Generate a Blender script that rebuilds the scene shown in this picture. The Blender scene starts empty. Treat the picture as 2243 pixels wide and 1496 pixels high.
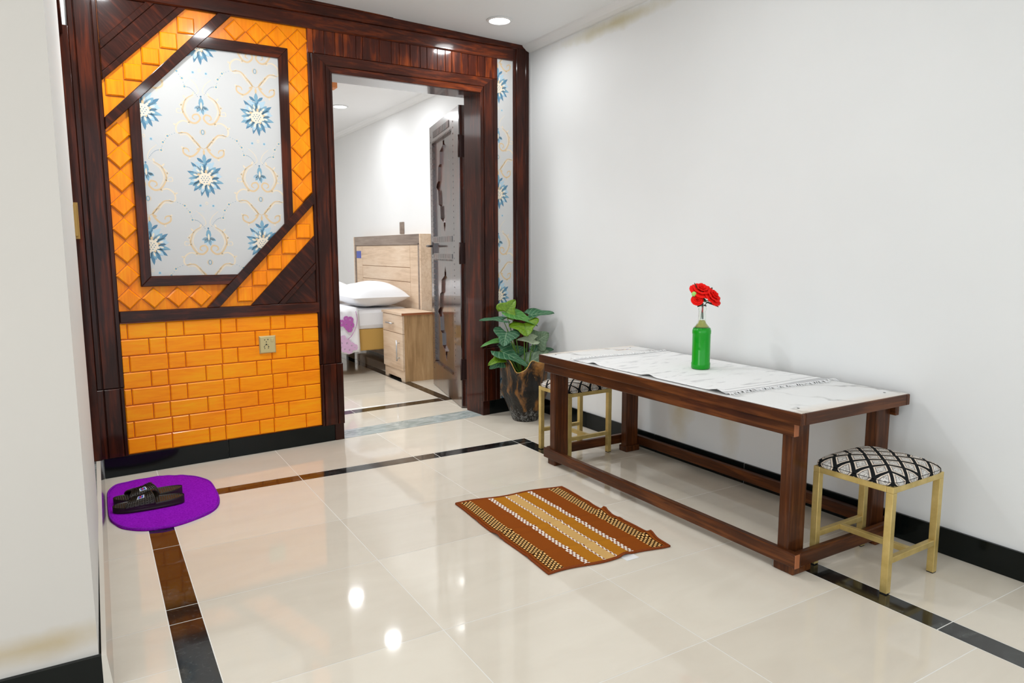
import bpy, bmesh, math, random
from mathutils import Vector, Matrix
from mathutils.geometry import tessellate_polygon

S = bpy.context.scene
COL = S.collection
random.seed(7)
PI = math.pi

# ------------------------------------------------------------------ camera
CAM = Vector((-2.5447, -4.0040, 1.0814))
R_ = Vector((0.85712024, -0.51511043, -0.00247814))
U_ = Vector((0.06884234, 0.10978019, 0.99156898))
F_ = Vector((0.51049547, 0.85006444, -0.12955624))
cd = bpy.data.cameras.new('camera')
cam = bpy.data.objects.new('camera', cd)
COL.objects.link(cam)
m = Matrix((R_, U_, -F_)).transposed().to_4x4()
m.translation = CAM
cam.matrix_world = m
cd.sensor_width = 36.0
cd.lens = 36.0 * 1534.03 / 2243.0
cd.clip_start = 0.02
S.camera = cam

# ------------------------------------------------------------------ world, exposure
W = bpy.data.worlds.new('daylight')
S.world = W
W.use_nodes = True
wb = W.node_tree.nodes['Background']
wb.inputs[0].default_value = (0.86, 0.94, 1.0, 1)
wb.inputs[1].default_value = 1.3
S.view_settings.view_transform = 'Standard'
S.view_settings.look = 'None'
S.view_settings.gamma = 1.0
S.view_settings.use_curve_mapping = False
S.view_settings.exposure = 0.25
S.cycles.max_bounces = 10
S.cycles.diffuse_bounces = 6
S.cycles.use_denoising = True
S.cycles.sample_clamp_indirect = 6.0


def area(name, loc, size, power, color=(1, 1, 1), spread=PI, shape='DISK', rot=(0, 0, 0)):
    l = bpy.data.lights.new(name, 'AREA')
    l.shape = shape
    l.size = size
    l.energy = power
    l.color = color
    l.spread = spread
    o = bpy.data.objects.new(name, l)
    o.location = loc
    o.rotation_euler = rot
    COL.objects.link(o)
    return o


ZC = 2.385
LAMP = (0.96, 0.985, 1.0)
# light of the recessed ceiling lamps (only the seen fixtures are built further down)
for nm_, x, y, pw in (('lamp_doorway', -0.435, -0.361, 2.8), ('lamp_left', -2.34, -0.66, 6.5),
                      ('lamp_mid', -1.74, -1.0, 10.5),
                      ('lamp_wall', -0.75, -2.0, 2.0), ('lamp_centre', -1.6, -2.9, 4.5),
                      ('lamp_rear', -2.0, -4.4, 5), ('lamp_rear_left', -3.9, -3.6, 3),
                      ('lamp_bed_near', -0.45, 1.55, 4), ('lamp_bed_far', -0.48, 2.47, 4),
                      ('fill_bed_left', -2.4, 2.2, 16), ('fill_bed_rear', -2.0, 3.4, 16), ('fill_bed_door', -1.4, 0.58, 20)):  # these three: unseen fill added to brighten the bedroom, not recessed lamps
    area(nm_, (x, y, ZC - 0.03), 1.3 if nm_ in ('fill_bed_left', 'fill_bed_rear') else 0.55 if nm_ == 'fill_bed_door' else 0.11, pw, LAMP)

# unseen fill light added to brighten the hall behind the left doorway
area('hall_fill', (-3.35, -1.1, 2.36), 0.3, 5, LAMP)

# unseen fill light left of the camera, added to brighten under the table
sf_ = area('side_fill', (-4.66, -3.55, 0.90), 1.5, 24, (0.93, 0.97, 1.0), shape='RECTANGLE', rot=(0, -PI / 2, 0))
sf_.data.size_y = 2.1

# ------------------------------------------------------------------ frame of the skewed rear wall
TH = math.radians(5.119)
WV = Vector((math.cos(TH), math.sin(TH), 0))
NV = Vector((-math.sin(TH), math.cos(TH), 0))


def tilt(s, z):
    # the joiner's work is not quite level: heads rise a little towards the corner
    k = min(max((z - 1.0) / 1.2, 0.0), 1.15)
    return z + 0.024 * (s + 1.45) * k


def wp(s, off, z):
    return WV * s + NV * off + Vector((0, 0, tilt(s, z)))


ID = lambda x, y, z: Vector((x, y, z))

# ------------------------------------------------------------------ node helpers
class NT:
    def __init__(self, name):
        self.m = bpy.data.materials.new(name)
        self.m.use_nodes = True
        self.t = self.m.node_tree
        self.b = self.t.nodes['Principled BSDF']

    def n(self, typ, **kw):
        nd = self.t.nodes.new(typ)
        for k, v in kw.items():
            setattr(nd, k, v)
        return nd

    def put(self, sock, v):
        if hasattr(v, 'is_output') or isinstance(v, bpy.types.NodeSocket):
            self.t.links.new(v, sock)
        elif isinstance(v, (tuple, list)):
            sock.default_value = tuple(v) if len(v) == 4 or sock.type == 'VECTOR' else (*v, 1)
        else:
            sock.default_value = v

    def math(self, op, a, b=0.0, c=None):
        nd = self.n('ShaderNodeMath', operation=op)
        self.put(nd.inputs[0], a)
        self.put(nd.inputs[1], b)
        if c is not None:
            self.put(nd.inputs[2], c)
        return nd.outputs[0]

    def coord(self, kind='Object'):
        return self.n('ShaderNodeTexCoord').outputs[kind]

    def mapping(self, vec, scale=(1, 1, 1), rot=(0, 0, 0), loc=(0, 0, 0)):
        nd = self.n('ShaderNodeMapping')
        self.put(nd.inputs['Vector'], vec)
        nd.inputs['Scale'].default_value = scale
        nd.inputs['Rotation'].default_value = rot
        nd.inputs['Location'].default_value = loc
        return nd.outputs[0]

    def noise(self, vec, scale=5, detail=3, rough=0.5, dist=0.0):
        nd = self.n('ShaderNodeTexNoise')
        self.put(nd.inputs['Vector'], vec)
        nd.inputs['Scale'].default_value = scale
        nd.inputs['Detail'].default_value = detail
        nd.inputs['Roughness'].default_value = rough
        nd.inputs['Distortion'].default_value = dist
        return nd.outputs['Fac']

    def ramp(self, fac, stops, interp='LINEAR'):
        nd = self.n('ShaderNodeValToRGB')
        nd.color_ramp.interpolation = interp
        el = nd.color_ramp.elements
        while len(el) < len(stops):
            el.new(0.5)
        for e, (p, c) in zip(el, stops):
            e.position = p
            e.color = (*c, 1) if len(c) == 3 else c
        self.put(nd.inputs[0], fac)
        return nd.outputs['Color']

    def mix(self, fac, a, b, blend='MIX'):
        nd = self.n('ShaderNodeMix', data_type='RGBA', blend_type=blend)
        self.put(nd.inputs[0], fac)
        self.put(nd.inputs[6], a)
        self.put(nd.inputs[7], b)
        return nd.outputs[2]

    def sep(self, vec):
        nd = self.n('ShaderNodeSeparateXYZ')
        self.put(nd.inputs[0], vec)
        return nd.outputs

    def bump(self, h, strength=0.2, dist=0.01):
        nd = self.n('ShaderNodeBump')
        nd.inputs['Strength'].default_value = strength
        nd.inputs['Distance'].default_value = dist
        self.put(nd.inputs['Height'], h)
        self.t.links.new(nd.outputs[0], self.b.inputs['Normal'])

    def setp(self, color=None, rough=0.5, metal=0.0, coat=0.0, coat_rough=0.05, spec=0.5, sheen=0.0, trans=0.0, ior=1.45, sub=0.0):
        b = self.b
        if color is not None:
            self.put(b.inputs['Base Color'], color)
        self.put(b.inputs['Roughness'], rough)
        b.inputs['Metallic'].default_value = metal
        b.inputs['Coat Weight'].default_value = coat
        b.inputs['Coat Roughness'].default_value = coat_rough
        b.inputs['Specular IOR Level'].default_value = spec
        b.inputs['Sheen Weight'].default_value = sheen
        b.inputs['Transmission Weight'].default_value = trans
        b.inputs['IOR'].default_value = ior
        return self.m


def plain(name, c, rough=0.5, **kw):
    return NT(name).setp(c, rough, **kw)


def emissive(name, c, strength):
    n = NT(name)
    n.setp((0.9, 0.9, 0.9), 0.5)
    n.b.inputs['Emission Color'].default_value = (*c, 1)
    n.b.inputs['Emission Strength'].default_value = strength
    return n.m


def wood(name, dark, mid, light, rot=(0, 0, 0), stretch=(14, 14, 0.9), rough=0.3, coat=0.6, coat_rough=0.12, bump=0.05, spec=0.5, blotch=2.5):
    n = NT(name)
    v = n.mapping(n.coord(), rot=rot)
    g = n.noise(n.mapping(v, scale=stretch), 4.0, 6, 0.65, 0.6)
    bl = n.noise(n.mapping(v, scale=(stretch[0] / 6, stretch[1] / 6, stretch[2])), blotch, 3, 0.5)
    f = n.math('ADD', n.math('MULTIPLY', g, 0.55), n.math('MULTIPLY', bl, 0.45))
    c = n.ramp(f, [(0.30, dark), (0.5, mid), (0.68, light)])
    n.setp(c, rough, coat=coat, coat_rough=coat_rough, spec=spec)
    n.bump(g, bump, 0.004)
    return n.m


# ------------------------------------------------------------------ materials
M = {}
DK, MD, LT = (0.009, 0.0028, 0.0018), (0.034, 0.0082, 0.0045), (0.13, 0.022, 0.006)
for key, rot in (('v', (0, 0, 0)), ('h', (0, PI / 2, 0)), ('d', (0, PI / 4, 0))):
    M['dark_' + key] = wood('dark_varnished_wood_' + key, DK, MD, LT, rot=rot, rough=0.36, coat=0.34, coat_rough=0.09, spec=0.08)
M['header'] = wood('red_brown_header_wood', (0.014, 0.004, 0.002), (0.055, 0.010, 0.004), (0.24, 0.042, 0.007), rot=(0, PI / 2, 0), rough=0.34, coat=0.5, coat_rough=0.09, spec=0.12)
M['slat'] = wood('red_brown_slat_wood', (0.016, 0.004, 0.002), (0.07, 0.011, 0.004), (0.42, 0.075, 0.008), stretch=(9, 9, 0.9), rough=0.34, coat=0.5, coat_rough=0.09, spec=0.12, blotch=4)
M['orange_v'] = wood('orange_varnished_wood', (0.82, 0.175, 0.0015), (0.98, 0.27, 0.002), (1.0, 0.37, 0.004), rough=0.30, coat=0.06, coat_rough=0.1, spec=0.25, bump=0.03, stretch=(22, 22, 1.2))
M['orange_h'] = wood('orange_varnished_wood_h', (0.88, 0.20, 0.0015), (1.0, 0.30, 0.002), (1.0, 0.40, 0.004), rot=(0, PI / 2, 0), rough=0.30, coat=0.06, coat_rough=0.1, spec=0.25, bump=0.03, stretch=(22, 22, 1.2))
M['groove'] = plain('orange_groove', (0.42, 0.075, 0.003), 0.4, coat=0.3)
M['oak'] = wood('pale_oak_laminate', (0.48, 0.32, 0.20), (0.70, 0.52, 0.37), (0.80, 0.65, 0.50), rot=(PI / 2, 0, 0), stretch=(10, 10, 0.8), rough=0.45, coat=0.0, bump=0.02)
M['oak_v'] = wood('brown_oak_laminate', (0.26, 0.14, 0.055), (0.50, 0.30, 0.14), (0.66, 0.43, 0.23), stretch=(10, 10, 0.8), rough=0.45, coat=0.0, bump=0.02)
M['grey_oak'] = wood('grey_oak_edge', (0.14, 0.10, 0.08), (0.24, 0.18, 0.145), (0.34, 0.27, 0.22), rot=(PI / 2, 0, 0), rough=0.5, coat=0.0)
M['copper_edge'] = plain('cut_wood_edge', (0.36, 0.12, 0.045), 0.5)
M['table_x'] = wood('table_wood_x', (0.017, 0.005, 0.0018), (0.066, 0.019, 0.0055), (0.19, 0.058, 0.014), rot=(0, PI / 2, 0), rough=0.4, coat=0.25, coat_rough=0.15, spec=0.15)
M['table_y'] = wood('table_wood_y', (0.017, 0.005, 0.0018), (0.066, 0.019, 0.0055), (0.19, 0.058, 0.014), rot=(PI / 2, 0, 0), rough=0.4, coat=0.25, coat_rough=0.15, spec=0.15)
M['table_z'] = wood('table_wood_z', (0.017, 0.005, 0.0018), (0.066, 0.019, 0.0055), (0.19, 0.058, 0.014), rough=0.4, coat=0.25, coat_rough=0.15, spec=0.15)
M['tape'] = plain('grey_tape', (0.20, 0.19, 0.175), 0.5)


def wall_paint(name, c, patches=None):
    n = NT(name)
    v = n.coord()
    big = n.noise(v, 1.3, 3, 0.5)
    col = n.ramp(big, [(0.3, tuple(a * 0.955 for a in c)), (0.7, c)])
    if patches:
        for (ctr, rad, scol, amt) in patches:
            d = n.n('ShaderNodeVectorMath', operation='SUBTRACT')
            n.put(d.inputs[0], v)
            d.inputs[1].default_value = ctr
            e = n.n('ShaderNodeVectorMath', operation='DIVIDE')
            n.put(e.inputs[0], d.outputs[0])
            e.inputs[1].default_value = rad
            ln = n.n('ShaderNodeVectorMath', operation='LENGTH')
            n.put(ln.inputs[0], e.outputs[0])
            wob = n.math('ADD', ln.outputs['Value'], n.math('MULTIPLY', n.math('SUBTRACT', n.noise(v, 7, 4, 0.6), 0.5), 1.1))
            f = n.math('MULTIPLY', n.math('SUBTRACT', 1.0, n.math('MINIMUM', n.math('MAXIMUM', wob, 0.0), 1.0)), amt)
            col = n.mix(f, col, scol)
    n.setp(col, 0.55, spec=0.3)
    n.bump(n.noise(v, 60, 3, 0.6), 0.03, 0.002)
    return n.m


M['wall'] = wall_paint('white_wall_paint', (0.775, 0.785, 0.785), [  # soft yellowish patches low down, olive stain under the cornice
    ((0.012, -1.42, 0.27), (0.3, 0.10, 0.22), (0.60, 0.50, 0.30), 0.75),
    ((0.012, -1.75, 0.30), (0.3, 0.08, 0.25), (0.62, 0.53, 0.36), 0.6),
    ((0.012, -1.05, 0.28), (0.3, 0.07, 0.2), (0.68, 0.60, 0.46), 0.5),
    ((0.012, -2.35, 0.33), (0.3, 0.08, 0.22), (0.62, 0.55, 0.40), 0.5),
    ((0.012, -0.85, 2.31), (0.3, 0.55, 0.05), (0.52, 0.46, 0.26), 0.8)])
M['wall_warm'] = wall_paint('cream_wall_paint', (0.60, 0.565, 0.52), [  # yellowish stain above the pillar skirting
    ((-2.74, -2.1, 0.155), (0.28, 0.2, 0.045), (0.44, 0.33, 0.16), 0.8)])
M['wall_grey'] = wall_paint('pillar_side_paint', (0.70, 0.70, 0.68))
M['ceiling'] = plain('ceiling_paint', (0.82, 0.83, 0.84), 0.6)
M['cornice'] = plain('cornice_paint', (0.78, 0.78, 0.78), 0.5)
M['bed_wall'] = wall_paint('bedroom_wall_paint', (0.84, 0.84, 0.84))


def tile_mat():
    n = NT('polished_cream_tile')
    v = n.coord()
    a = n.noise(n.mapping(v, scale=(1.2, 3.0, 1)), 2.2, 4, 0.6, 1.0)
    at = n.n('ShaderNodeAttribute', attribute_name='tone')
    f = n.math('ADD', n.math('MULTIPLY', a, 0.6), n.math('MULTIPLY', at.outputs['Fac'], 0.4))
    c = n.ramp(f, [(0.25, (0.64, 0.575, 0.48)), (0.75, (0.73, 0.67, 0.57))])
    n.setp(c, 0.055, spec=0.55)
    return n.m


def granite():
    n = NT('black_granite')
    v = n.coord()
    vo = n.noise(v, 90, 4, 0.7)
    smear = n.noise(n.mapping(v, scale=(1, 1, 1)), 9, 4, 0.6, 1.2)
    f = n.math('MULTIPLY', n.math('GREATER_THAN', vo, 0.60), 0.5)
    c = n.mix(f, (0.006, 0.007, 0.007), (0.06, 0.065, 0.06))
    c = n.mix(n.math('MULTIPLY', n.math('MAXIMUM', n.math('SUBTRACT', smear, 0.52), 0.0), 0.7), c, (0.30, 0.33, 0.32))
    n.setp(c, 0.10, spec=0.6, coat=0.2, coat_rough=0.03)
    return n.m


def sill_marble():
    n = NT('green_grey_marble')
    v = n.coord()
    a = n.noise(n.mapping(v, scale=(2, 5, 1)), 3, 6, 0.7, 1.5)
    c = n.ramp(a, [(0.3, (0.18, 0.235, 0.215)), (0.5, (0.37, 0.42, 0.405)), (0.66, (0.58, 0.61, 0.60))])
    n.setp(c, 0.15, spec=0.5)
    return n.m


def table_marble():
    n = NT('white_marble_laminate')
    v = n.coord()
    d = n.noise(n.mapping(v, scale=(1, 1, 1)), 3.0, 4, 0.6)
    s = n.sep(v)
    ph = n.math('ADD', n.math('ADD', n.math('MULTIPLY', s[0], 3.2), n.math('MULTIPLY', s[1], 2.6)), n.math('MULTIPLY', d, 2.8))
    w = n.math('ABSOLUTE', n.math('SUBTRACT', n.math('FRACT', ph), 0.5))
    vein = n.math('MAXIMUM', n.math('SUBTRACT', 1.0, n.math('MULTIPLY', w, 9.0)), 0.0)
    vein = n.math('MULTIPLY', vein, n.math('MAXIMUM', n.math('SUBTRACT', n.noise(v, 4, 2), 0.35), 0.0))
    soft = n.math('MULTIPLY', n.noise(n.mapping(v, scale=(1, 1, 1), rot=(0, 0, 0.6)), 5, 4, 0.6, 1), 0.25)
    c = n.mix(soft, (0.80, 0.80, 0.79), (0.66, 0.65, 0.63))
    c = n.mix(n.math('MINIMUM', n.math('MULTIPLY', vein, 4.5), 0.8), c, (0.33, 0.32, 0.31))
    # rubbed, yellowed rim
    ex = n.math('SUBTRACT', n.math('ABSOLUTE', s[1]), 0.69)
    c = n.mix(n.math('MULTIPLY', n.math('MAXIMUM', n.math('MULTIPLY', n.math('MAXIMUM', ex, 0.0), n.noise(v, 5, 3)), 0.0), 14.0), c, (0.70, 0.52, 0.34))
    n.setp(c, 0.18, spec=0.5)
    return n.m


def runner_mat():
    n = NT('runner_cloth')
    uv = n.sep(n.coord('UV'))
    v = n.coord('UV')
    d = n.noise(n.mapping(v, scale=(3.0, 26, 1), rot=(0, 0, 0.04)), 1.2, 4, 0.6, 0.8)
    streak = n.math('MULTIPLY', n.math('MAXIMUM', n.math('SUBTRACT', d, 0.56), 0.0), 6.0)
    c = n.mix(n.math('MINIMUM', streak, 0.75), (0.80, 0.80, 0.795), (0.40, 0.40, 0.41))
    end = n.math('ABSOLUTE', n.math('SUBTRACT', uv[1], 0.5))
    band = n.math('MULTIPLY', n.math('GREATER_THAN', end, 0.468), 0.75)
    c = n.mix(band, c, (0.42, 0.42, 0.43))
    thin = n.math('LESS_THAN', n.math('ABSOLUTE', n.math('SUBTRACT', end, 0.44)), 0.0035)
    c = n.mix(n.math('MULTIPLY', thin, 0.7), c, (0.35, 0.35, 0.36))
    n.setp(c, 0.85, spec=0.1, sheen=0.1)
    return n.m


def rug_mat():
    n = NT('striped_rug_weave')
    uv = n.sep(n.coord('UV'))
    u, v = uv[0], uv[1]
    rust, ochre, beige, brown = (0.31, 0.078, 0.012), (0.52, 0.20, 0.018), (0.74, 0.45, 0.16), (0.22, 0.05, 0.010)
    fuzz = n.noise(n.coord('UV'), 220, 3, 0.7)
    base = n.ramp(u, [(0.0, brown), (0.022, rust), (0.315, ochre), (0.445, beige), (0.555, ochre), (0.685, rust), (0.978, brown)], 'CONSTANT')
    base = n.mix(0.35, base, n.mix(fuzz, (0, 0, 0), base), 'MIX')
    sym = n.math('ABSOLUTE', n.math('SUBTRACT', u, 0.5))
    # checked border
    inb = n.math('MULTIPLY', n.math('GREATER_THAN', sym, 0.365), n.math('LESS_THAN', sym, 0.462))
    cu = n.math('FLOOR', n.math('MULTIPLY', n.math('SUBTRACT', sym, 0.365), 51.5))
    vf = n.math('MULTIPLY', v, 40.0)
    ck = n.math('GREATER_THAN', n.math('FRACT', n.math('ADD', vf, n.math('MULTIPLY', cu, 0.5))), 0.45)
    gap = n.math('LESS_THAN', n.math('FRACT', n.math('MULTIPLY', n.math('SUBTRACT', sym, 0.365), 51.5)), 0.72)
    c = n.mix(inb, base, n.mix(n.math('MULTIPLY', ck, gap), (0.030, 0.010, 0.004), (0.85, 0.52, 0.19)))
    # dashed white lines: a broad pair and a thin one on each side
    for ctr, half, rows in ((0.19, 0.021, 2.0), (0.0535, 0.009, 1.0)):
        ds = n.math('SUBTRACT', sym, ctr - half)
        ins = n.math('MULTIPLY', n.math('GREATER_THAN', ds, 0.0), n.math('LESS_THAN', ds, 2 * half))
        rw = n.math('FLOOR', n.math('MULTIPLY', ds, rows * 1.5 / (2 * half)))
        dash = n.math('GREATER_THAN', n.math('FRACT', n.math('ADD', n.math('MULTIPLY', v, 32.0), n.math('MULTIPLY', rw, 0.5))), 0.42)
        c = n.mix(ins, c, n.mix(dash, (0.22, 0.05, 0.015), (0.86, 0.80, 0.70)))
    # bound edges
    ev = n.math('GREATER_THAN', n.math('ABSOLUTE', n.math('SUBTRACT', v, 0.5)), 0.488)
    c = n.mix(ev, c, (0.24, 0.058, 0.017))
    n.setp(c, 0.95, spec=0.02)
    n.bump(fuzz, 0.5, 0.004)
    return n.m


def terry(name, a, b):
    n = NT(name)
    v = n.coord()
    f = n.noise(v, 160, 4, 0.8)
    c = n.ramp(f, [(0.3, a), (0.7, b)])
    n.setp(c, 0.95, spec=0.02)
    n.bump(f, 0.8, 0.006)
    return n.m


def cushion_mat():
    n = NT('lattice_cushion_fabric')
    uv = n.sep(n.coord('UV'))
    a = n.math('MULTIPLY', n.math('ADD', uv[0], uv[1]), 4.3)
    b = n.math('MULTIPLY', n.math('SUBTRACT', uv[0], uv[1]), 4.3)
    ea = n.math('ABSOLUTE', n.math('SUBTRACT', n.math('FRACT', n.math('ADD', a, 10.0)), 0.5))
    eb = n.math('ABSOLUTE', n.math('SUBTRACT', n.math('FRACT', n.math('ADD', b, 10.0)), 0.5))
    e = n.math('MAXIMUM', ea, eb)
    grain = n.noise(n.coord('UV'), 55, 3, 0.7, 1.5)
    inner = n.ramp(grain, [(0.42, (0.30, 0.28, 0.26)), (0.56, (0.72, 0.69, 0.65))])
    c = n.mix(n.math('GREATER_THAN', e, 0.27), inner, (0.70, 0.60, 0.50))
    ring = n.math('LESS_THAN', n.math('ABSOLUTE', n.math('SUBTRACT', e, 0.275)), 0.02)
    c = n.mix(ring, c, (0.10, 0.09, 0.085))
    c = n.mix(n.math('GREATER_THAN', e, 0.385), c, (0.012, 0.013, 0.014))
    n.setp(c, 0.85, spec=0.1)
    return n.m


def gold_paint():
    n = NT('gold_painted_steel')
    v = n.coord()
    f = n.noise(v, 14, 4, 0.6)
    c = n.ramp(f, [(0.3, (0.50, 0.36, 0.11)), (0.7, (0.72, 0.55, 0.22))])
    n.setp(c, 0.38, metal=0.55, spec=0.5)
    return n.m


def pot_mat():
    n = NT('charred_black_pot')
    v = n.coord()
    a = n.noise(n.mapping(v, scale=(9, 9, 3.2)), 1.3, 4, 0.6, 0.4)
    s = n.noise(v, 70, 4, 0.8)
    z = n.sep(v)[2]
    a2 = n.math('SUBTRACT', a, n.math('MULTIPLY', n.math('LESS_THAN', z, 0.07), 0.12))
    c = n.ramp(a2, [(0.52, (0.010, 0.008, 0.006)), (0.63, (0.24, 0.10, 0.02)), (0.76, (0.50, 0.24, 0.055))])
    low = n.math('LESS_THAN', n.math('ADD', z, n.math('MULTIPLY', n.noise(v, 24, 4, 0.7), 0.14)), 0.14)
    c = n.mix(n.math('MULTIPLY', low, n.math('GREATER_THAN', s, 0.52)), c, (0.16, 0.16, 0.155))
    c = n.mix(n.math('GREATER_THAN', s, 0.70), c, (0.55, 0.36, 0.14))
    n.setp(c, 0.42, coat=0.2, coat_rough=0.2, spec=0.3)
    n.bump(n.noise(n.mapping(v, scale=(1, 1, 0.5)), 30, 4, 0.7), 0.9, 0.014)
    return n.m


def leaf_mat(name, dark, light, vein):
    n = NT(name)
    uv = n.sep(n.coord('UV'))
    u = n.math('ABSOLUTE', uv[0])
    v = uv[1]
    mid = n.math('LESS_THAN', u, 0.035)
    side = n.math('FRACT', n.math('ADD', n.math('MULTIPLY', v, 6.0), n.math('MULTIPLY', u, -2.2)))
    sv = n.math('LESS_THAN', n.math('ABSOLUTE', n.math('SUBTRACT', side, 0.5)), 0.055)
    nz = n.noise(n.coord('UV'), 3.5, 3, 0.6)
    c = n.ramp(nz, [(0.3, dark), (0.7, light)])
    c = n.mix(n.math('MULTIPLY', n.math('MAXIMUM', mid, sv), 0.6), c, vein)
    n.setp(c, 0.42, spec=0.4)
    n.b.inputs['Subsurface Weight'].default_value = 0.0
    n.bump(n.math('ABSOLUTE', n.math('SUBTRACT', side, 0.5)), 0.35, 0.004)
    return n.m


M['tile'] = tile_mat()
M['grout'] = plain('pale_grout', (0.80, 0.78, 0.73), 0.6, spec=0.2)
M['granite'] = granite()
M['sill'] = sill_marble()
M['skirt'] = plain('black_skirting_tile', (0.004, 0.006, 0.0055), 0.12, spec=0.25)
M['wallpaper'] = plain('white_wallpaper', (0.565, 0.565, 0.56), 0.6, spec=0.2)
M['wp_tan'] = plain('wallpaper_tan', (0.66, 0.49, 0.30), 0.6, spec=0.2)
M['wp_tan2'] = plain('wallpaper_pale_tan', (0.74, 0.63, 0.48), 0.6, spec=0.2)
M['wp_blue'] = plain('wallpaper_blue', (0.20, 0.36, 0.47), 0.6, spec=0.2)
M['wp_blue2'] = plain('wallpaper_pale_blue', (0.42, 0.56, 0.65), 0.6, spec=0.2)
M['wp_blue3'] = plain('wallpaper_deep_blue', (0.10, 0.22, 0.33), 0.6, spec=0.2)
M['wp_cream'] = plain('wallpaper_cream', (0.77, 0.68, 0.55), 0.6, spec=0.2)
M['brass'] = plain('aged_brass_plate', (0.60, 0.50, 0.25), 0.32, metal=0.5)
M['brass_dull'] = plain('worn_brass', (0.42, 0.25, 0.07), 0.4, metal=0.5)
M['black'] = plain('black_plastic', (0.008, 0.008, 0.008), 0.4)
M['hinge'] = plain('dark_bronze_hinge', (0.035, 0.014, 0.012), 0.35, metal=0.4)
M['steel'] = plain('brushed_steel', (0.55, 0.55, 0.56), 0.3, metal=0.9)
M['handle_dark'] = plain('dark_steel_handle', (0.10, 0.09, 0.09), 0.3, metal=0.7)
M['white_sheet'] = plain('white_bed_sheet', (0.83, 0.83, 0.85), 0.9, spec=0.1, sheen=0.1)
M['bed_base'] = plain('mustard_bed_base', (0.55, 0.33, 0.085), 0.7)
M['mauve'] = plain('mauve_print', (0.46, 0.13, 0.42), 0.9, spec=0.1)
M['mauve2'] = plain('pale_mauve_print', (0.68, 0.45, 0.66), 0.9, spec=0.1)
M['sticker_blue'] = plain('blue_sticker', (0.09, 0.12, 0.42), 0.5)
M['white'] = plain('white_plastic', (0.82, 0.82, 0.82), 0.4)
M['red_print'] = plain('red_print', (0.62, 0.02, 0.03), 0.5)
M['blue_print'] = plain('blue_print', (0.03, 0.09, 0.45), 0.5)
M['table_marble'] = table_marble()
M['runner'] = runner_mat()
M['fringe'] = plain('white_fringe', (0.82, 0.82, 0.82), 0.9, spec=0.1)
M['rug'] = rug_mat()
M['rug_bind'] = terry('rug_binding', (0.20, 0.045, 0.014), (0.30, 0.075, 0.022))
M['purple'] = terry('purple_terry', (0.20, 0.002, 0.38), (0.42, 0.020, 0.68))
M['purple_edge'] = terry('purple_binding', (0.20, 0.008, 0.38), (0.34, 0.03, 0.58))
M['rubber'] = plain('dark_brown_rubber', (0.020, 0.013, 0.007), 0.38, spec=0.5)
M['cushion'] = cushion_mat()
M['gold'] = gold_paint()
M['pot'] = pot_mat()
M['pot_gold'] = plain('gilded_rim', (0.50, 0.30, 0.07), 0.4, metal=0.4)
M['soil'] = plain('dark_soil', (0.02, 0.014, 0.009), 0.9)
M['leaf_lime'] = leaf_mat('lime_leaf', (0.08, 0.17, 0.003), (0.16, 0.29, 0.010), (0.04, 0.09, 0.003))
M['leaf_green'] = leaf_mat('mid_green_leaf', (0.035, 0.15, 0.022), (0.09, 0.26, 0.05), (0.22, 0.42, 0.17))
M['leaf_teal'] = leaf_mat('teal_leaf', (0.016, 0.075, 0.032), (0.05, 0.16, 0.075), (0.26, 0.40, 0.24))
M['leaf_grey'] = leaf_mat('grey_green_leaf', (0.09, 0.15, 0.085), (0.16, 0.24, 0.14), (0.28, 0.36, 0.24))
M['leaf_pale'] = leaf_mat('pale_leaf', (0.30, 0.38, 0.24), (0.42, 0.48, 0.33), (0.5, 0.55, 0.42))
M['stem'] = plain('green_stem', (0.10, 0.22, 0.02), 0.45)
M['stem_dark'] = plain('dark_green_stem', (0.02, 0.06, 0.02), 0.5)
M['rose'] = plain('red_rose_petal', (0.85, 0.012, 0.008), 0.7, spec=0.15)
M['rose_leaf'] = plain('rose_leaf', (0.012, 0.07, 0.03), 0.5)
M['lime_bud'] = plain('lime_bud', (0.35, 0.70, 0.15), 0.5)
M['red_tape'] = plain('red_tape', (0.6, 0.01, 0.02), 0.5)
gl = NT('clear_glass')
M['glass'] = gl.setp((0.97, 1.0, 0.97), 0.02, trans=1.0, ior=1.45)
M['green_liquid'] = plain('green_filled_glass', (0.0, 0.29, 0.006), 0.35, spec=0.1, coat=0.7, coat_rough=0.03)
M['yellow_foam'] = plain('yellow_green_foam', (0.55, 0.55, 0.12), 0.5)
M['lamp_glow'] = emissive('lamp_diffuser', (1.0, 0.99, 0.97), 18.0)
M['lamp_ring'] = plain('white_lamp_ring', (0.75, 0.75, 0.75), 0.4)
M['pelmet'] = plain('orange_wood_trim', (0.62, 0.22, 0.07), 0.5)
M['hall_grey'] = plain('hall_paint', (0.6, 0.6, 0.62), 0.7)  # even grey of the hall walls


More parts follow.
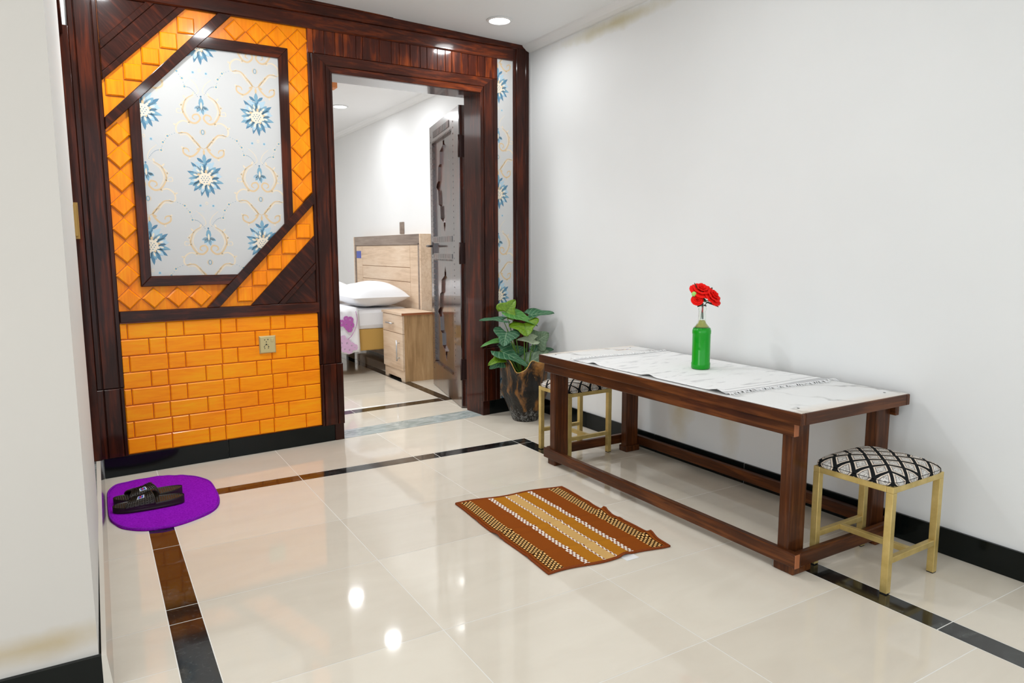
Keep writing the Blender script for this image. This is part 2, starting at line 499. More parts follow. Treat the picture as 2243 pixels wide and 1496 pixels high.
# ------------------------------------------------------------------ mesh helpers
class MB:
    def __init__(self, fn=ID):
        self.v, self.f, self.mi, self.fn, self.uv, self.sm = [], [], [], fn, {}, []

    def add(self, vs, fs, mi=0, uvs=None, smooth=False):
        o = len(self.v)
        self.v += [self.fn(*p) for p in vs]
        for k, f in enumerate(fs):
            if uvs:
                self.uv[len(self.f)] = [uvs[i] for i in f]
            self.f.append([i + o for i in f])
            self.mi.append(mi)
            self.sm.append(smooth)
        return self

    def box(self, a, b, mi=0):
        (x0, y0, z0), (x1, y1, z1) = a, b
        x0, x1 = sorted((x0, x1)); y0, y1 = sorted((y0, y1)); z0, z1 = sorted((z0, z1))
        vs = [(x0, y0, z0), (x1, y0, z0), (x1, y1, z0), (x0, y1, z0), (x0, y0, z1), (x1, y0, z1), (x1, y1, z1), (x0, y1, z1)]
        return self.add(vs, [(0, 3, 2, 1), (4, 5, 6, 7), (0, 1, 5, 4), (1, 2, 6, 5), (2, 3, 7, 6), (3, 0, 4, 7)], mi)

    def prism(self, poly, y0, y1, mi=0, inset=0.0, inset_y=0.0):
        # polygon in (x, z), thickness along y; y0 is the visible front; optional chamfer
        n = len(poly)
        a = sum(poly[i][0] * poly[(i + 1) % n][1] - poly[(i + 1) % n][0] * poly[i][1] for i in range(n))
        if a < 0:
            poly = poly[::-1]
        vs = [(p[0], y1, p[1]) for p in poly]
        if inset > 0:
            vs += [(p[0], y0 + inset_y, p[1]) for p in poly] + [(q[0], y0, q[1]) for q in inset_poly(poly, inset)]
            fs = [tuple(range(n))[::-1], tuple(range(2 * n, 3 * n))]
            for r in (0, 1):
                for i in range(n):
                    j = (i + 1) % n
                    fs.append((r * n + i, r * n + j, (r + 1) * n + j, (r + 1) * n + i))
        else:
            vs += [(p[0], y0, p[1]) for p in poly]
            fs = [tuple(range(n))[::-1], tuple(range(n, 2 * n))]
            for i in range(n):
                j = (i + 1) % n
                fs.append((i, j, n + j, n + i))
        return self.add(vs, fs, mi)

    def lathe(self, prof, c=(0, 0, 0), seg=32, mi=0, rad=None, smooth=True, close=True):
        vs, fs = [], []
        for (r, z) in prof:
            for k in range(seg):
                a = 2 * PI * k / seg
                rr = r * (rad(a, z) if rad else 1)
                vs.append((c[0] + rr * math.cos(a), c[1] + rr * math.sin(a), c[2] + z))
        for i in range(len(prof) - 1):
            for k in range(seg):
                l = (k + 1) % seg
                fs.append((i * seg + k, i * seg + l, (i + 1) * seg + l, (i + 1) * seg + k))
        if close:
            fs.append(tuple(range(seg))[::-1])
            fs.append(tuple((len(prof) - 1) * seg + k for k in range(seg)))
        return self.add(vs, fs, mi, smooth=smooth)

    def tube(self, pts, r, seg=8, mi=0, smooth=True):
        pts = [Vector(p) for p in pts]
        n = len(pts)
        rs = r if isinstance(r, (list, tuple)) else [r] * n
        vs, fs = [], []
        up = Vector((0, 0, 1))
        for i, p in enumerate(pts):
            t = (pts[min(i + 1, n - 1)] - pts[max(i - 1, 0)]).normalized()
            ref = up if abs(t.dot(up)) < 0.95 else Vector((1, 0, 0))
            a = t.cross(ref).normalized()
            b = t.cross(a).normalized()
            for k in range(seg):
                an = 2 * PI * k / seg
                vs.append(tuple(p + (a * math.cos(an) + b * math.sin(an)) * rs[i]))
        for i in range(n - 1):
            for k in range(seg):
                l = (k + 1) % seg
                fs.append((i * seg + k, i * seg + l, (i + 1) * seg + l, (i + 1) * seg + k))
        fs.append(tuple(range(seg))[::-1])
        fs.append(tuple((n - 1) * seg + k for k in range(seg)))
        return self.add(vs, fs, mi, smooth=smooth)

    def grid(self, nu, nv, fn, mi=0, smooth=True, uv=True):
        vs, uvs, fs = [], [], []
        for j in range(nv + 1):
            for i in range(nu + 1):
                u, v = i / nu, j / nv
                r = fn(u, v)
                vs.append(tuple(r[:3]))
                uvs.append((r[3], r[4]) if len(r) > 3 else (u, v))
        for j in range(nv):
            for i in range(nu):
                a = j * (nu + 1) + i
                fs.append((a, a + 1, a + nu + 2, a + nu + 1))
        return self.add(vs, fs, mi, uvs if uv else None, smooth)

    def build(self, name, mats, parent=None, loc=None, bevel=0.0, solid=0.0, subsurf=0, tone=False, recalc=False):
        me = bpy.data.meshes.new(name)
        off = Vector(loc) if loc is not None else Vector((0, 0, 0))
        me.from_pydata([tuple(Vector(p) - off) for p in self.v], [], self.f)
        if not isinstance(mats, (list, tuple)):
            mats = [mats]
        for mt in mats:
            me.materials.append(mt)
        for p, mi, sm in zip(me.polygons, self.mi, self.sm):
            p.material_index = mi
            p.use_smooth = sm
        if self.uv:
            ul = me.uv_layers.new(name='UVMap')
            for fi, uvs in self.uv.items():
                for k, li in enumerate(me.polygons[fi].loop_indices):
                    ul.data[li].uv = uvs[k]
        if tone:
            at = me.attributes.new('tone', 'FLOAT', 'FACE')
            rnd = random.Random(3)
            for i in range(len(me.polygons)):
                at.data[i].value = rnd.random()
        if recalc:
            bm = bmesh.new()
            bm.from_mesh(me)
            bmesh.ops.recalc_face_normals(bm, faces=bm.faces)
            bm.to_mesh(me)
            bm.free()
        me.validate()
        me.update()
        o = bpy.data.objects.new(name, me)
        COL.objects.link(o)
        o.location = off
        if parent is not None:
            o.parent = parent
            o.location = off - world_loc(parent)
        if solid:
            md = o.modifiers.new('solidify', 'SOLIDIFY')
            md.thickness = solid
            md.offset = 0
        if bevel:
            md = o.modifiers.new('bevel', 'BEVEL')
            md.width = bevel
            md.segments = 2
            md.limit_method = 'ANGLE'
            md.angle_limit = math.radians(40)
        if subsurf:
            md = o.modifiers.new('subsurf', 'SUBSURF')
            md.levels = md.render_levels = subsurf
        return o


def world_loc(o):
    v = Vector((0, 0, 0))
    while o is not None:
        v += o.location
        o = o.parent
    return v


def inset_poly(poly, d):
    n = len(poly)
    out = []
    for i in range(n):
        p0, p1, p2 = Vector(poly[i - 1]), Vector(poly[i]), Vector(poly[(i + 1) % n])
        e1, e2 = (p1 - p0).normalized(), (p2 - p1).normalized()
        n1, n2 = Vector((-e1.y, e1.x)), Vector((-e2.y, e2.x))
        b = n1 + n2
        k = d / max(0.3, 1 + n1.dot(n2))
        q = p1 + b * k
        out.append((q.x, q.y))
    return out


def clip_poly(poly, conv):
    # Sutherland-Hodgman against a convex counter-clockwise polygon
    out = list(poly)
    n = len(conv)
    for i in range(n):
        a, b = conv[i], conv[(i + 1) % n]
        inp, out = out, []
        if not inp:
            return []
        ins = lambda p: (b[0] - a[0]) * (p[1] - a[1]) - (b[1] - a[1]) * (p[0] - a[0]) >= 0
        for k in range(len(inp)):
            p, q = inp[k], inp[(k + 1) % len(inp)]
            ip, iq = ins(p), ins(q)
            if ip:
                out.append(p)
            if ip != iq:
                d1 = (b[0] - a[0]) * (p[1] - a[1]) - (b[1] - a[1]) * (p[0] - a[0])
                d2 = (b[0] - a[0]) * (q[1] - a[1]) - (b[1] - a[1]) * (q[0] - a[0])
                t = d1 / (d1 - d2)
                out.append((p[0] + (q[0] - p[0]) * t, p[1] + (q[1] - p[1]) * t))
    return out


def thing(name, label, cat, loc=(0, 0, 0), group=None):
    o = bpy.data.objects.new(name, None)
    COL.objects.link(o)
    o.empty_display_size = 0.05
    o.location = loc
    tag(o, label, cat, group)
    return o


def tag(o, label, cat, group=None):
    o['label'] = label
    o['category'] = cat
    if group:
        o['group'] = group
    return o


def struct(o):
    o['kind'] = 'structure'
    return o


def sroot(name):
    o = bpy.data.objects.new(name, None)
    COL.objects.link(o)
    return struct(o)


def catmull(pts, n=8):
    P = [Vector(p) for p in pts]
    out = []
    for i in range(len(P) - 1):
        p0, p1, p2, p3 = P[max(i - 1, 0)], P[i], P[i + 1], P[min(i + 2, len(P) - 1)]
        for k in range(n):
            t = k / n
            out.append(0.5 * ((2 * p1) + (p2 - p0) * t + (2 * p0 - 5 * p1 + 4 * p2 - p3) * t * t + (3 * p1 - p0 - 3 * p2 + p3) * t ** 3))
    out.append(P[-1])
    return out


# ================================================================== ROOM SHELL
GR = 0.0014  # half joint
XL = [-2.575, -2.417, -2.326, -1.7436, -1.1436, -0.535, -0.449, 0.012]
YO, YI = -0.6535, -0.7409
CY = [YI, -1.3131, -1.748, -2.2849, -2.7128, -3.1227, -3.62, -4.1, -4.6, -5.1, -5.6, -6.1, -6.6, -7.1]
fl = MB()
fl.add([(-6, -5.0, -0.0003), (0.05, -5.0, -0.0003), (0.05, 5.2, -0.0003), (-6, 5.2, -0.0003)], [(0, 1, 2, 3)], 0)
fl.box((-6, -5.0, -0.06), (0.05, 5.2, -0.003), 0)


def tile(x0, x1, y0, y1, mi=1, g=GR):
    fl.add([(x0 + g, y0 + g, 0), (x1 - g, y0 + g, 0), (x1 - g, y1 - g, 0), (x0 + g, y1 - g, 0)], [(0, 1, 2, 3)], mi)


# field
for i in (2, 3, 4):
    for j in range(len(CY) - 1):
        tile(XL[i], XL[i + 1], CY[j + 1], CY[j])
# left strip and left band
ly = [YO, -1.2433, -1.7495, -1.849, -2.45, -3.05, -3.65, -4.3, -5.0, -5.7, -6.4, -7.1]
for a, b in zip(ly, ly[1:]):
    tile(XL[1], XL[2], b, a, 2)
for a, b in zip([YO, -1.259, -1.842, -2.09, -2.7, -3.3, -3.9, -4.5, -5.1, -5.7, -6.3, -6.9], [-1.259, -1.842, -2.09, -2.7, -3.3, -3.9, -4.5, -5.1, -5.7, -6.3, -6.9, -7.1]):
    tile(XL[0], XL[1], b, a)
    for x0 in (-3.175, -3.775, -4.375, -4.975, -5.575):
        if a < -2.0:
            tile(x0, x0 + 0.6, b, a)
# back strip
for a, b in zip([-2.326, -1.7436, -1.1436, -1.026, -0.535], [-1.7436, -1.1436, -1.026, -0.535, -0.449]):
    tile(a, b, YI, YO, 2)
tile(-2.417, -2.326, YI, YO, 2)
# right strip and band
ry = [YI, -1.34, -1.90, -2.46, -3.0165, -3.62, -4.2, -4.8, -5.4, -6.0, -6.6, -7.1]
for a, b in zip(ry, ry[1:]):
    tile(XL[5], XL[6], b, a, 2)
for a, b in zip([YO, -1.255, -1.86, -2.44, -3.0165, -3.62, -4.2, -4.8, -5.4, -6.0, -6.6, -7.1], [-1.255, -1.86, -2.44, -3.0165, -3.62, -4.2, -4.8, -5.4, -6.0, -6.6, -7.1, -5.0]):
    tile(XL[6], XL[7], b, a)


# back band: tiles end at the skewed wall line
def wall_y(x, off=0.0):
    return (x * math.sin(TH) + off) / math.cos(TH)


bx = [-2.575, -2.326, -1.7436, -1.1436, -0.535, 0.012]
for a, b in zip(bx, bx[1:]):
    fl.add([(a + GR, YO + GR, 0), (b - GR, YO + GR, 0), (b - GR, wall_y(b, 0.004) - GR, 0), (a + GR, wall_y(a, 0.004) - GR, 0)], [(0, 1, 2, 3)], 1)
# marble sill in the doorway and the bedroom floor
P2 = lambda s, off: (s * WV + off * NV)[:2]
sl = [P2(-1.37, 0.004), P2(-0.36, 0.004), P2(-0.36, 0.185), P2(-1.37, 0.185)]
fl.add([(*q, 0.0006) for q in sl], [(0, 1, 2, 3)], 3)
cross = lambda x, k=0: 0.468 + 0.067 * (x + 1.15) + k
for a, b in zip([-4.0, -3.4, -2.8, -2.2, -1.6, -1.0, -0.40], [-3.4, -2.8, -2.2, -1.6, -1.0, -0.40, 0.012]):
    fl.add([(a + GR, wall_y(a, 0.187), 0), (b - GR, wall_y(b, 0.187), 0), (b - GR, cross(b) - GR, 0), (a + GR, cross(a) - GR, 0)], [(0, 1, 2, 3)], 1)
for a, b in zip([-4.0, -3.0, -2.2, -1.083, -0.40], [-3.0, -2.2, -1.083, -0.40, -0.32]):
    fl.add([(a + GR, cross(a), 0), (b - GR, cross(b), 0), (b - GR, cross(b, 0.1), 0), (a + GR, cross(a, 0.1), 0)], [(0, 1, 2, 3)], 2)
by = [0.62, 1.03, 1.6, 2.2, 2.8, 3.4, 4.0, 4.6, 5.15]
for a, b in zip(by, by[1:]):
    tile(-0.40, -0.32, a, b, 2)
    for x0 in (-3.88, -3.30, -2.72, -2.14, -1.56, -0.98):
        fl.add([(x0 + GR, max(a, cross(x0, 0.1)) + GR, 0), (x0 + 0.58 - GR, max(a, cross(x0 + 0.58, 0.1)) + GR, 0), (x0 + 0.58 - GR, b - GR, 0), (x0 + GR, b - GR, 0)], [(0, 1, 2, 3)], 1)
for a, b in zip([0.545, 1.25, 1.95, 2.7, 3.4, 4.2], [1.25, 1.95, 2.7, 3.4, 4.2, 5.15]):
    tile(-0.32, 0.012, a, b)
struct(fl.build('floor', [M['grout'], M['tile'], M['granite'], M['sill']], tone=True))

# walls
w = MB()
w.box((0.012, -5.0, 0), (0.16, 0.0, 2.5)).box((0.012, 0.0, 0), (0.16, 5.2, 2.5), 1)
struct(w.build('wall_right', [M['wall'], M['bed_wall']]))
sk = MB()
for a, b in zip([0.0, -0.645, -1.249, -1.856, -2.46, -3.07, -3.68, -4.3, -5.0, -5.7, -6.4], [-0.645, -1.249, -1.856, -2.46, -3.07, -3.68, -4.3, -5.0, -5.7, -6.4, -5.0]):
    sk.box((0.0, b + 0.0012, 0), (0.012, a - 0.0012, 0.096))
sk.box((0.003, -5.0, 0), (0.0115, -0.01, 0.0955), 1)
struct(sk.build('baseboard_right', [M['skirt'], M['grout']], bevel=0.0015))

wb_ = MB(wp)
# masonry in front view: left of door, right of door, above door
wb_.box((-2.9, 0.022, -0.02), (-1.365, 0.187, 2.5))
wb_.box((-0.369, 0.022, -0.02), (0.02, 0.187, 2.5))
wb_.box((-1.365, 0.022, 2.05), (-0.369, 0.187, 2.5))
struct(wb_.build('wall_back', [M['bed_wall']]))

lw = MB()
# left wall: pier between the doorway and the camera-side room, plus wall over the doorway
lx = lambda y: -2.568 - 0.0115 * (-y)
lw.add([(-5.6, -2.10, 0), (-2.59, -2.10, 0), (-2.578, -1.0, 0), (-2.72, -1.0, 0), (-2.72, -1.9, 0), (-5.6, -1.9, 0),
        (-5.6, -2.10, 2.5), (-2.59, -2.10, 2.5), (-2.578, -1.0, 2.5), (-2.72, -1.0, 2.5), (-2.72, -1.9, 2.5), (-5.6, -1.9, 2.5)],
       [(0, 1, 7, 6), (2, 3, 9, 8), (3, 4, 10, 9), (4, 5, 11, 10), (5, 0, 6, 11)], 0)
lw.add([(-2.59, -2.10, 0), (-2.578, -1.0, 0), (-2.578, -1.0, 2.5), (-2.59, -2.10, 2.5)], [(0, 1, 2, 3)], 1)
lw.box((-2.72, -1.0, 2.12), (-2.578, -0.2, 2.5), 1)
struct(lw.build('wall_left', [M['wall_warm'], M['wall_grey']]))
hw = MB()
hw.box((-3.9, -0.2, -0.02), (-2.72, -0.1, 2.5)).box((-4.0, -1.9, -0.02), (-3.9, -0.1, 2.5))
struct(hw.build('wall_hall', [M['hall_grey']]))
bl = MB()
bl.box((-5.6, -2.112, 0), (-2.584, -2.10, 0.098), 0)
bl.add([(-2.584, -2.112, 0), (-2.562, -2.112, 0), (-2.549, -0.245, 0), (-2.578, -0.245, 0),
        (-2.584, -2.112, 0.098), (-2.573, -2.112, 0.098), (-2.5605, -0.245, 0.098), (-2.578, -0.245, 0.098)],
       [(0, 1, 5, 4), (2, 3, 7, 6), (3, 0, 4, 7)], 1)
bl.add([(-2.562, -2.112, 0), (-2.549, -0.245, 0), (-2.5605, -0.245, 0.098), (-2.573, -2.112, 0.098)], [(0, 1, 2, 3)], 2)
bl.add([(-2.584, -2.112, 0.098), (-2.573, -2.112, 0.098), (-2.5605, -0.245, 0.098), (-2.578, -0.245, 0.098)], [(0, 1, 2, 3)], 1)
M['curb_top'] = plain('unpainted_skirting_edge', (0.60, 0.56, 0.49), 0.6)
M['curb_face'] = plain('grey_skirting_face', (0.16, 0.155, 0.15), 0.12, coat=0.3)
struct(bl.build('baseboard_left', [M['skirt'], M['curb_top'], M['curb_face']]))

ce = MB()
ce.box((-4.8, -5.0, ZC), (0.16, 0.21, 2.5)).box((-6, 0.0, ZC), (0.16, 5.2, 2.5), 1)
struct(ce.build('ceiling', [M['ceiling'], M['bed_wall']]))
co = MB()
prof = [(0.012, 2.350), (-0.004, 2.350), (-0.030, 2.358), (-0.055, 2.375), (-0.062, 2.386), (0.012, 2.386)]
for a, b in ((-5.0, 0.02),):
    n = len(prof)
    co.add([(x, a, z) for x, z in prof] + [(x, b, z) for x, z in prof], [(i, (i + 1) % n, n + (i + 1) % n, n + i) for i in range(n)] + [tuple(range(n))[::-1], tuple(range(n, 2 * n))])
struct(co.build('trim_1', M['cornice'], recalc=True))
co = MB()
n = len(prof)
co.add([(x, 0.19, z) for x, z in prof] + [(x, 5.1, z) for x, z in prof], [(i, (i + 1) % n, n + (i + 1) % n, n + i) for i in range(n)] + [tuple(range(n))[::-1], tuple(range(n, 2 * n))])
struct(co.build('trim_2', M['bed_wall'], recalc=True))
tr = MB()
tr.box((-1.15, 1.52, 2.33), (-0.80, 1.62, ZC))
struct(tr.build('trim_3', M['pelmet']))
br = MB()
br.box((-4.1, 5.1, 0), (0.16, 5.2, 2.5)).box((-4.1, 0.0, 0), (-4.0, 5.2, 2.5))
struct(br.build('wall_bedroom', M['bed_wall']))

rl = MB()
rl.box((-4.8, -5.0, 0), (-4.7, -1.9, 2.5))
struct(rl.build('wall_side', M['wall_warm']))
# rear skirting of black tile
bs = MB(wp)
for a, b in ((-2.556, -1.990), (-1.987, -1.405), (-0.332, -0.012)):
    bs.box((a, 0.0, 0), (b, 0.02, 0.0965))
struct(bs.build('baseboard_back', [M['skirt']], bevel=0.0015))

# ================================================================== WALL PANELLING (left of the doorway)
pan = thing('wall_panelling', 'orange tiled and dark wood wall panelling framing blue floral wallpaper, left of the doorway', 'wall panelling', tuple(wp(-2.0, 0.0, 0.1)))


def board(name, poly, mat, parent, y0=0.0, y1=0.022, bev=0.003, extra=None):
    b = MB(wp).prism(poly, y0, y1)
    return b.build(name, mat, parent, loc=tuple(wp(*((sum(p[0] for p in poly) / len(poly)), y0, sum(p[1] for p in poly) / len(poly)))), bevel=bev)


def rect(s0, z0, s1, z1):
    return [(s0, z0), (s1, z0), (s1, z1), (s0, z1)]


def pilaster(name, strips, z0, z1, parent, y0=0.0, mat=None):
    b = MB(wp)
    b.box((strips[0][0], y0 + 0.008, z0), (strips[-1][1], 0.021, z1))
    for s0, s1, dy in strips:
        b.prism(rect(s0 + 0.0012, z0, s1 - 0.0012, z1), y0 + dy, y0 + 0.012, inset=0.003, inset_y=0.003)
    return b.build(name, mat or M['dark_v'], parent, loc=tuple(wp(strips[0][0], y0, z0)))


pilaster('pilaster', [(-2.563, -2.538, 0.002), (-2.538, -2.468, 0.0), (-2.468, -2.4455, 0.003)], 0.432, 2.385, pan)
pilaster('plinth', [(-2.572, -2.536, -0.006), (-2.536, -2.468, -0.007), (-2.468, -2.450, -0.005)], 0.097, 0.430, pan)

# brick-pattern lower panel
b = MB(wp)
b.box((-2.455, 0.012, 0.097), (-1.4715, 0.021, 0.745), 1)
rows = [0.738, 0.661, 0.581, 0.501, 0.421, 0.340, 0.260, 0.179, 0.099]
odd = [-2.452, -2.418, -2.248, -2.169, -1.993, -1.916, -1.740, -1.662, -1.476]
even = [-2.452, -2.329, -2.253, -2.077, -1.997, -1.823, -1.745, -1.567, -1.476]
for k in range(8):
    ed = odd if k % 2 == 0 else even
    for a, c in zip(ed, ed[1:]):
        b.prism(rect(a + 0.0015, rows[k + 1] + 0.0015, c - 0.0015, rows[k] - 0.0015), 0.0035, 0.013, inset=0.0045, inset_y=0.004)
b.build('brick_panel', [M['orange_h'], M['groove']], pan, loc=tuple(wp(-2.455, 0.0, 0.1)))

# diamond field with raised diamonds and squares
b = MB(wp)
b.box((-2.447, 0.012, 0.79), (-1.4815, 0.021, 2.245), 0)


def stud(poly, front=0.002):
    b.prism(poly, front, 0.0125, 0, inset=0.006, inset_y=0.005)
    # dark shadow gap line of the glued-on block
    o = inset_poly(poly if True else poly, -0.0022)
    b.prism(o, 0.0112, 0.0122, 1)


def dia(s, z, h=0.0525):
    stud([(s, z - h), (s + h, z), (s, z + h), (s - h, z)])


def sq(s, z, h=0.0375):
    stud(rect(s - h, z - h, s + h, z + h))


for s, z in [(-1.530, 2.068), (-1.531, 1.960), (-1.532, 1.851), (-1.532, 1.740), (-1.533, 1.626), (-1.534, 1.510), (-1.535, 1.395)]:
    dia(s, z)
for s in (-1.848, -1.740, -1.634, -1.528):
    dia(s, 2.180, 0.051)
for z in (1.629, 1.521, 1.412, 1.300, 1.187, 1.075, 0.964):
    dia(-2.397, z)
for s in (-2.399, -2.293, -2.186, -2.080):
    dia(s, 0.854, 0.051)
for s, z in [(-2.075, 2.166), (-2.156, 2.085), (-2.238, 2.002), (-2.317, 1.920), (-2.395, 1.840)]:
    sq(s, z)
for s, z in [(-1.541, 1.185), (-1.622, 1.102), (-1.704, 1.020), (-1.785, 0.937), (-1.864, 0.856)]:
    sq(s, z)
b.build('diamond_panel', [M['orange_v'], M['groove']], pan, loc=tuple(wp(-2.447, 0.0, 0.8)))

# dark boards over the field
board('middle_rail', rect(-2.4455, 0.742, -1.4725, 0.797), M['dark_h'], pan, -0.006)
board('diagonal_board', [(-2.446, 1.646), (-1.862, 2.245), (-1.928, 2.245), (-2.446, 1.702)], M['dark_d'], pan, -0.012)
board('diagonal_board', [(-1.482, 1.332), (-1.482, 1.394), (-2.055, 0.797), (-1.995, 0.797)], M['dark_d'], pan, -0.012)
fr = [('left', [(-2.347, 0.911), (-2.299, 0.961), (-2.299, 1.815), (-2.347, 1.765)], M['dark_v']),
      ('top', [(-2.02, 2.125), (-2.075, 2.070), (-1.641, 2.070), (-1.590, 2.125)], M['dark_h']),
      ('right', [(-1.590, 2.125), (-1.641, 2.070), (-1.645, 1.220), (-1.597, 1.272)], M['dark_v']),
      ('bottom', [(-2.347, 0.911), (-2.299, 0.961), (-1.895, 0.961), (-1.945, 0.911)], M['dark_h'])]
for _, poly, mt in fr:
    board('picture_frame_bar', poly, mt, pan, -0.008)
# upper left corner boards
board('corner_board', [(-2.4445, 1.868), (-2.070, 2.245), (-2.1065, 2.245), (-2.4445, 1.9035)], M['dark_d'], pan, -0.004)
board('corner_board', [(-2.4445, 1.9045), (-2.1075, 2.245), (-2.2065, 2.245), (-2.4445, 2.002)], M['dark_d'], pan, -0.001)
board('corner_board', [(-2.4445, 2.003), (-2.2075, 2.245), (-2.245, 2.245), (-2.4445, 2.042)], M['dark_d'], pan, -0.005)
board('corner_infill', [(-2.4445, 2.040), (-2.242, 2.245), (-2.4445, 2.245)], M['dark_d'], pan, 0.008)
# lower right corner boards
board('corner_board', [(-1.4825, 1.163), (-1.838, 0.797), (-1.698, 0.797), (-1.4825, 1.0155)], M['dark_d'], pan, 0.000)
board('corner_board', [(-1.4825, 1.0145), (-1.697, 0.797), (-1.660, 0.797), (-1.4825, 0.977)], M['dark_d'], pan, -0.003)
board('corner_infill', [(-1.4825, 0.978), (-1.660, 0.797), (-1.4825, 0.797)], M['dark_d'], pan, 0.008)


# ------------------------------------------------------------------ wallpaper pattern
def ribbon(pts, wd):
    P = catmull([(p[0], p[1], 0) for p in pts], 6)
    n = len(P)
    out = []
    for i in range(n):
        t = (P[min(i + 1, n - 1)] - P[max(i - 1, 0)])
        if t.length < 1e-9:
            t = Vector((1, 0, 0))
        t.normalize()
        nn = Vector((-t.y, t.x, 0))
        k = i / (n - 1)
        wdt = wd * (0.35 + 0.65 * math.sin(PI * min(max(k, 0.02), 0.98)) ** 0.6)
        out.append((P[i] + nn * wdt, P[i] - nn * wdt))
    quads = []
    for i in range(n - 1):
        quads.append([tuple(out[i][0][:2]), tuple(out[i][1][:2]), tuple(out[i + 1][1][:2]), tuple(out[i + 1][0][:2])])
    return quads


def disc(x, y, r, n=10, ry=None):
    ry = ry or r
    return [(x + r * math.cos(2 * PI * k / n), y + ry * math.sin(2 * PI * k / n)) for k in range(n)]


def petal(x, y, a, l, wd):
    ca, sa = math.cos(a), math.sin(a)
    pr = [(0, 0), (0.25, 0.75), (0.6, 1.0), (0.85, 0.55), (1.0, 0), (0.85, -0.55), (0.6, -1.0), (0.25, -0.75)]
    return [(x + ca * p * l - sa * q * wd, y + sa * p * l + ca * q * wd) for p, q in pr]


U = 0.000486


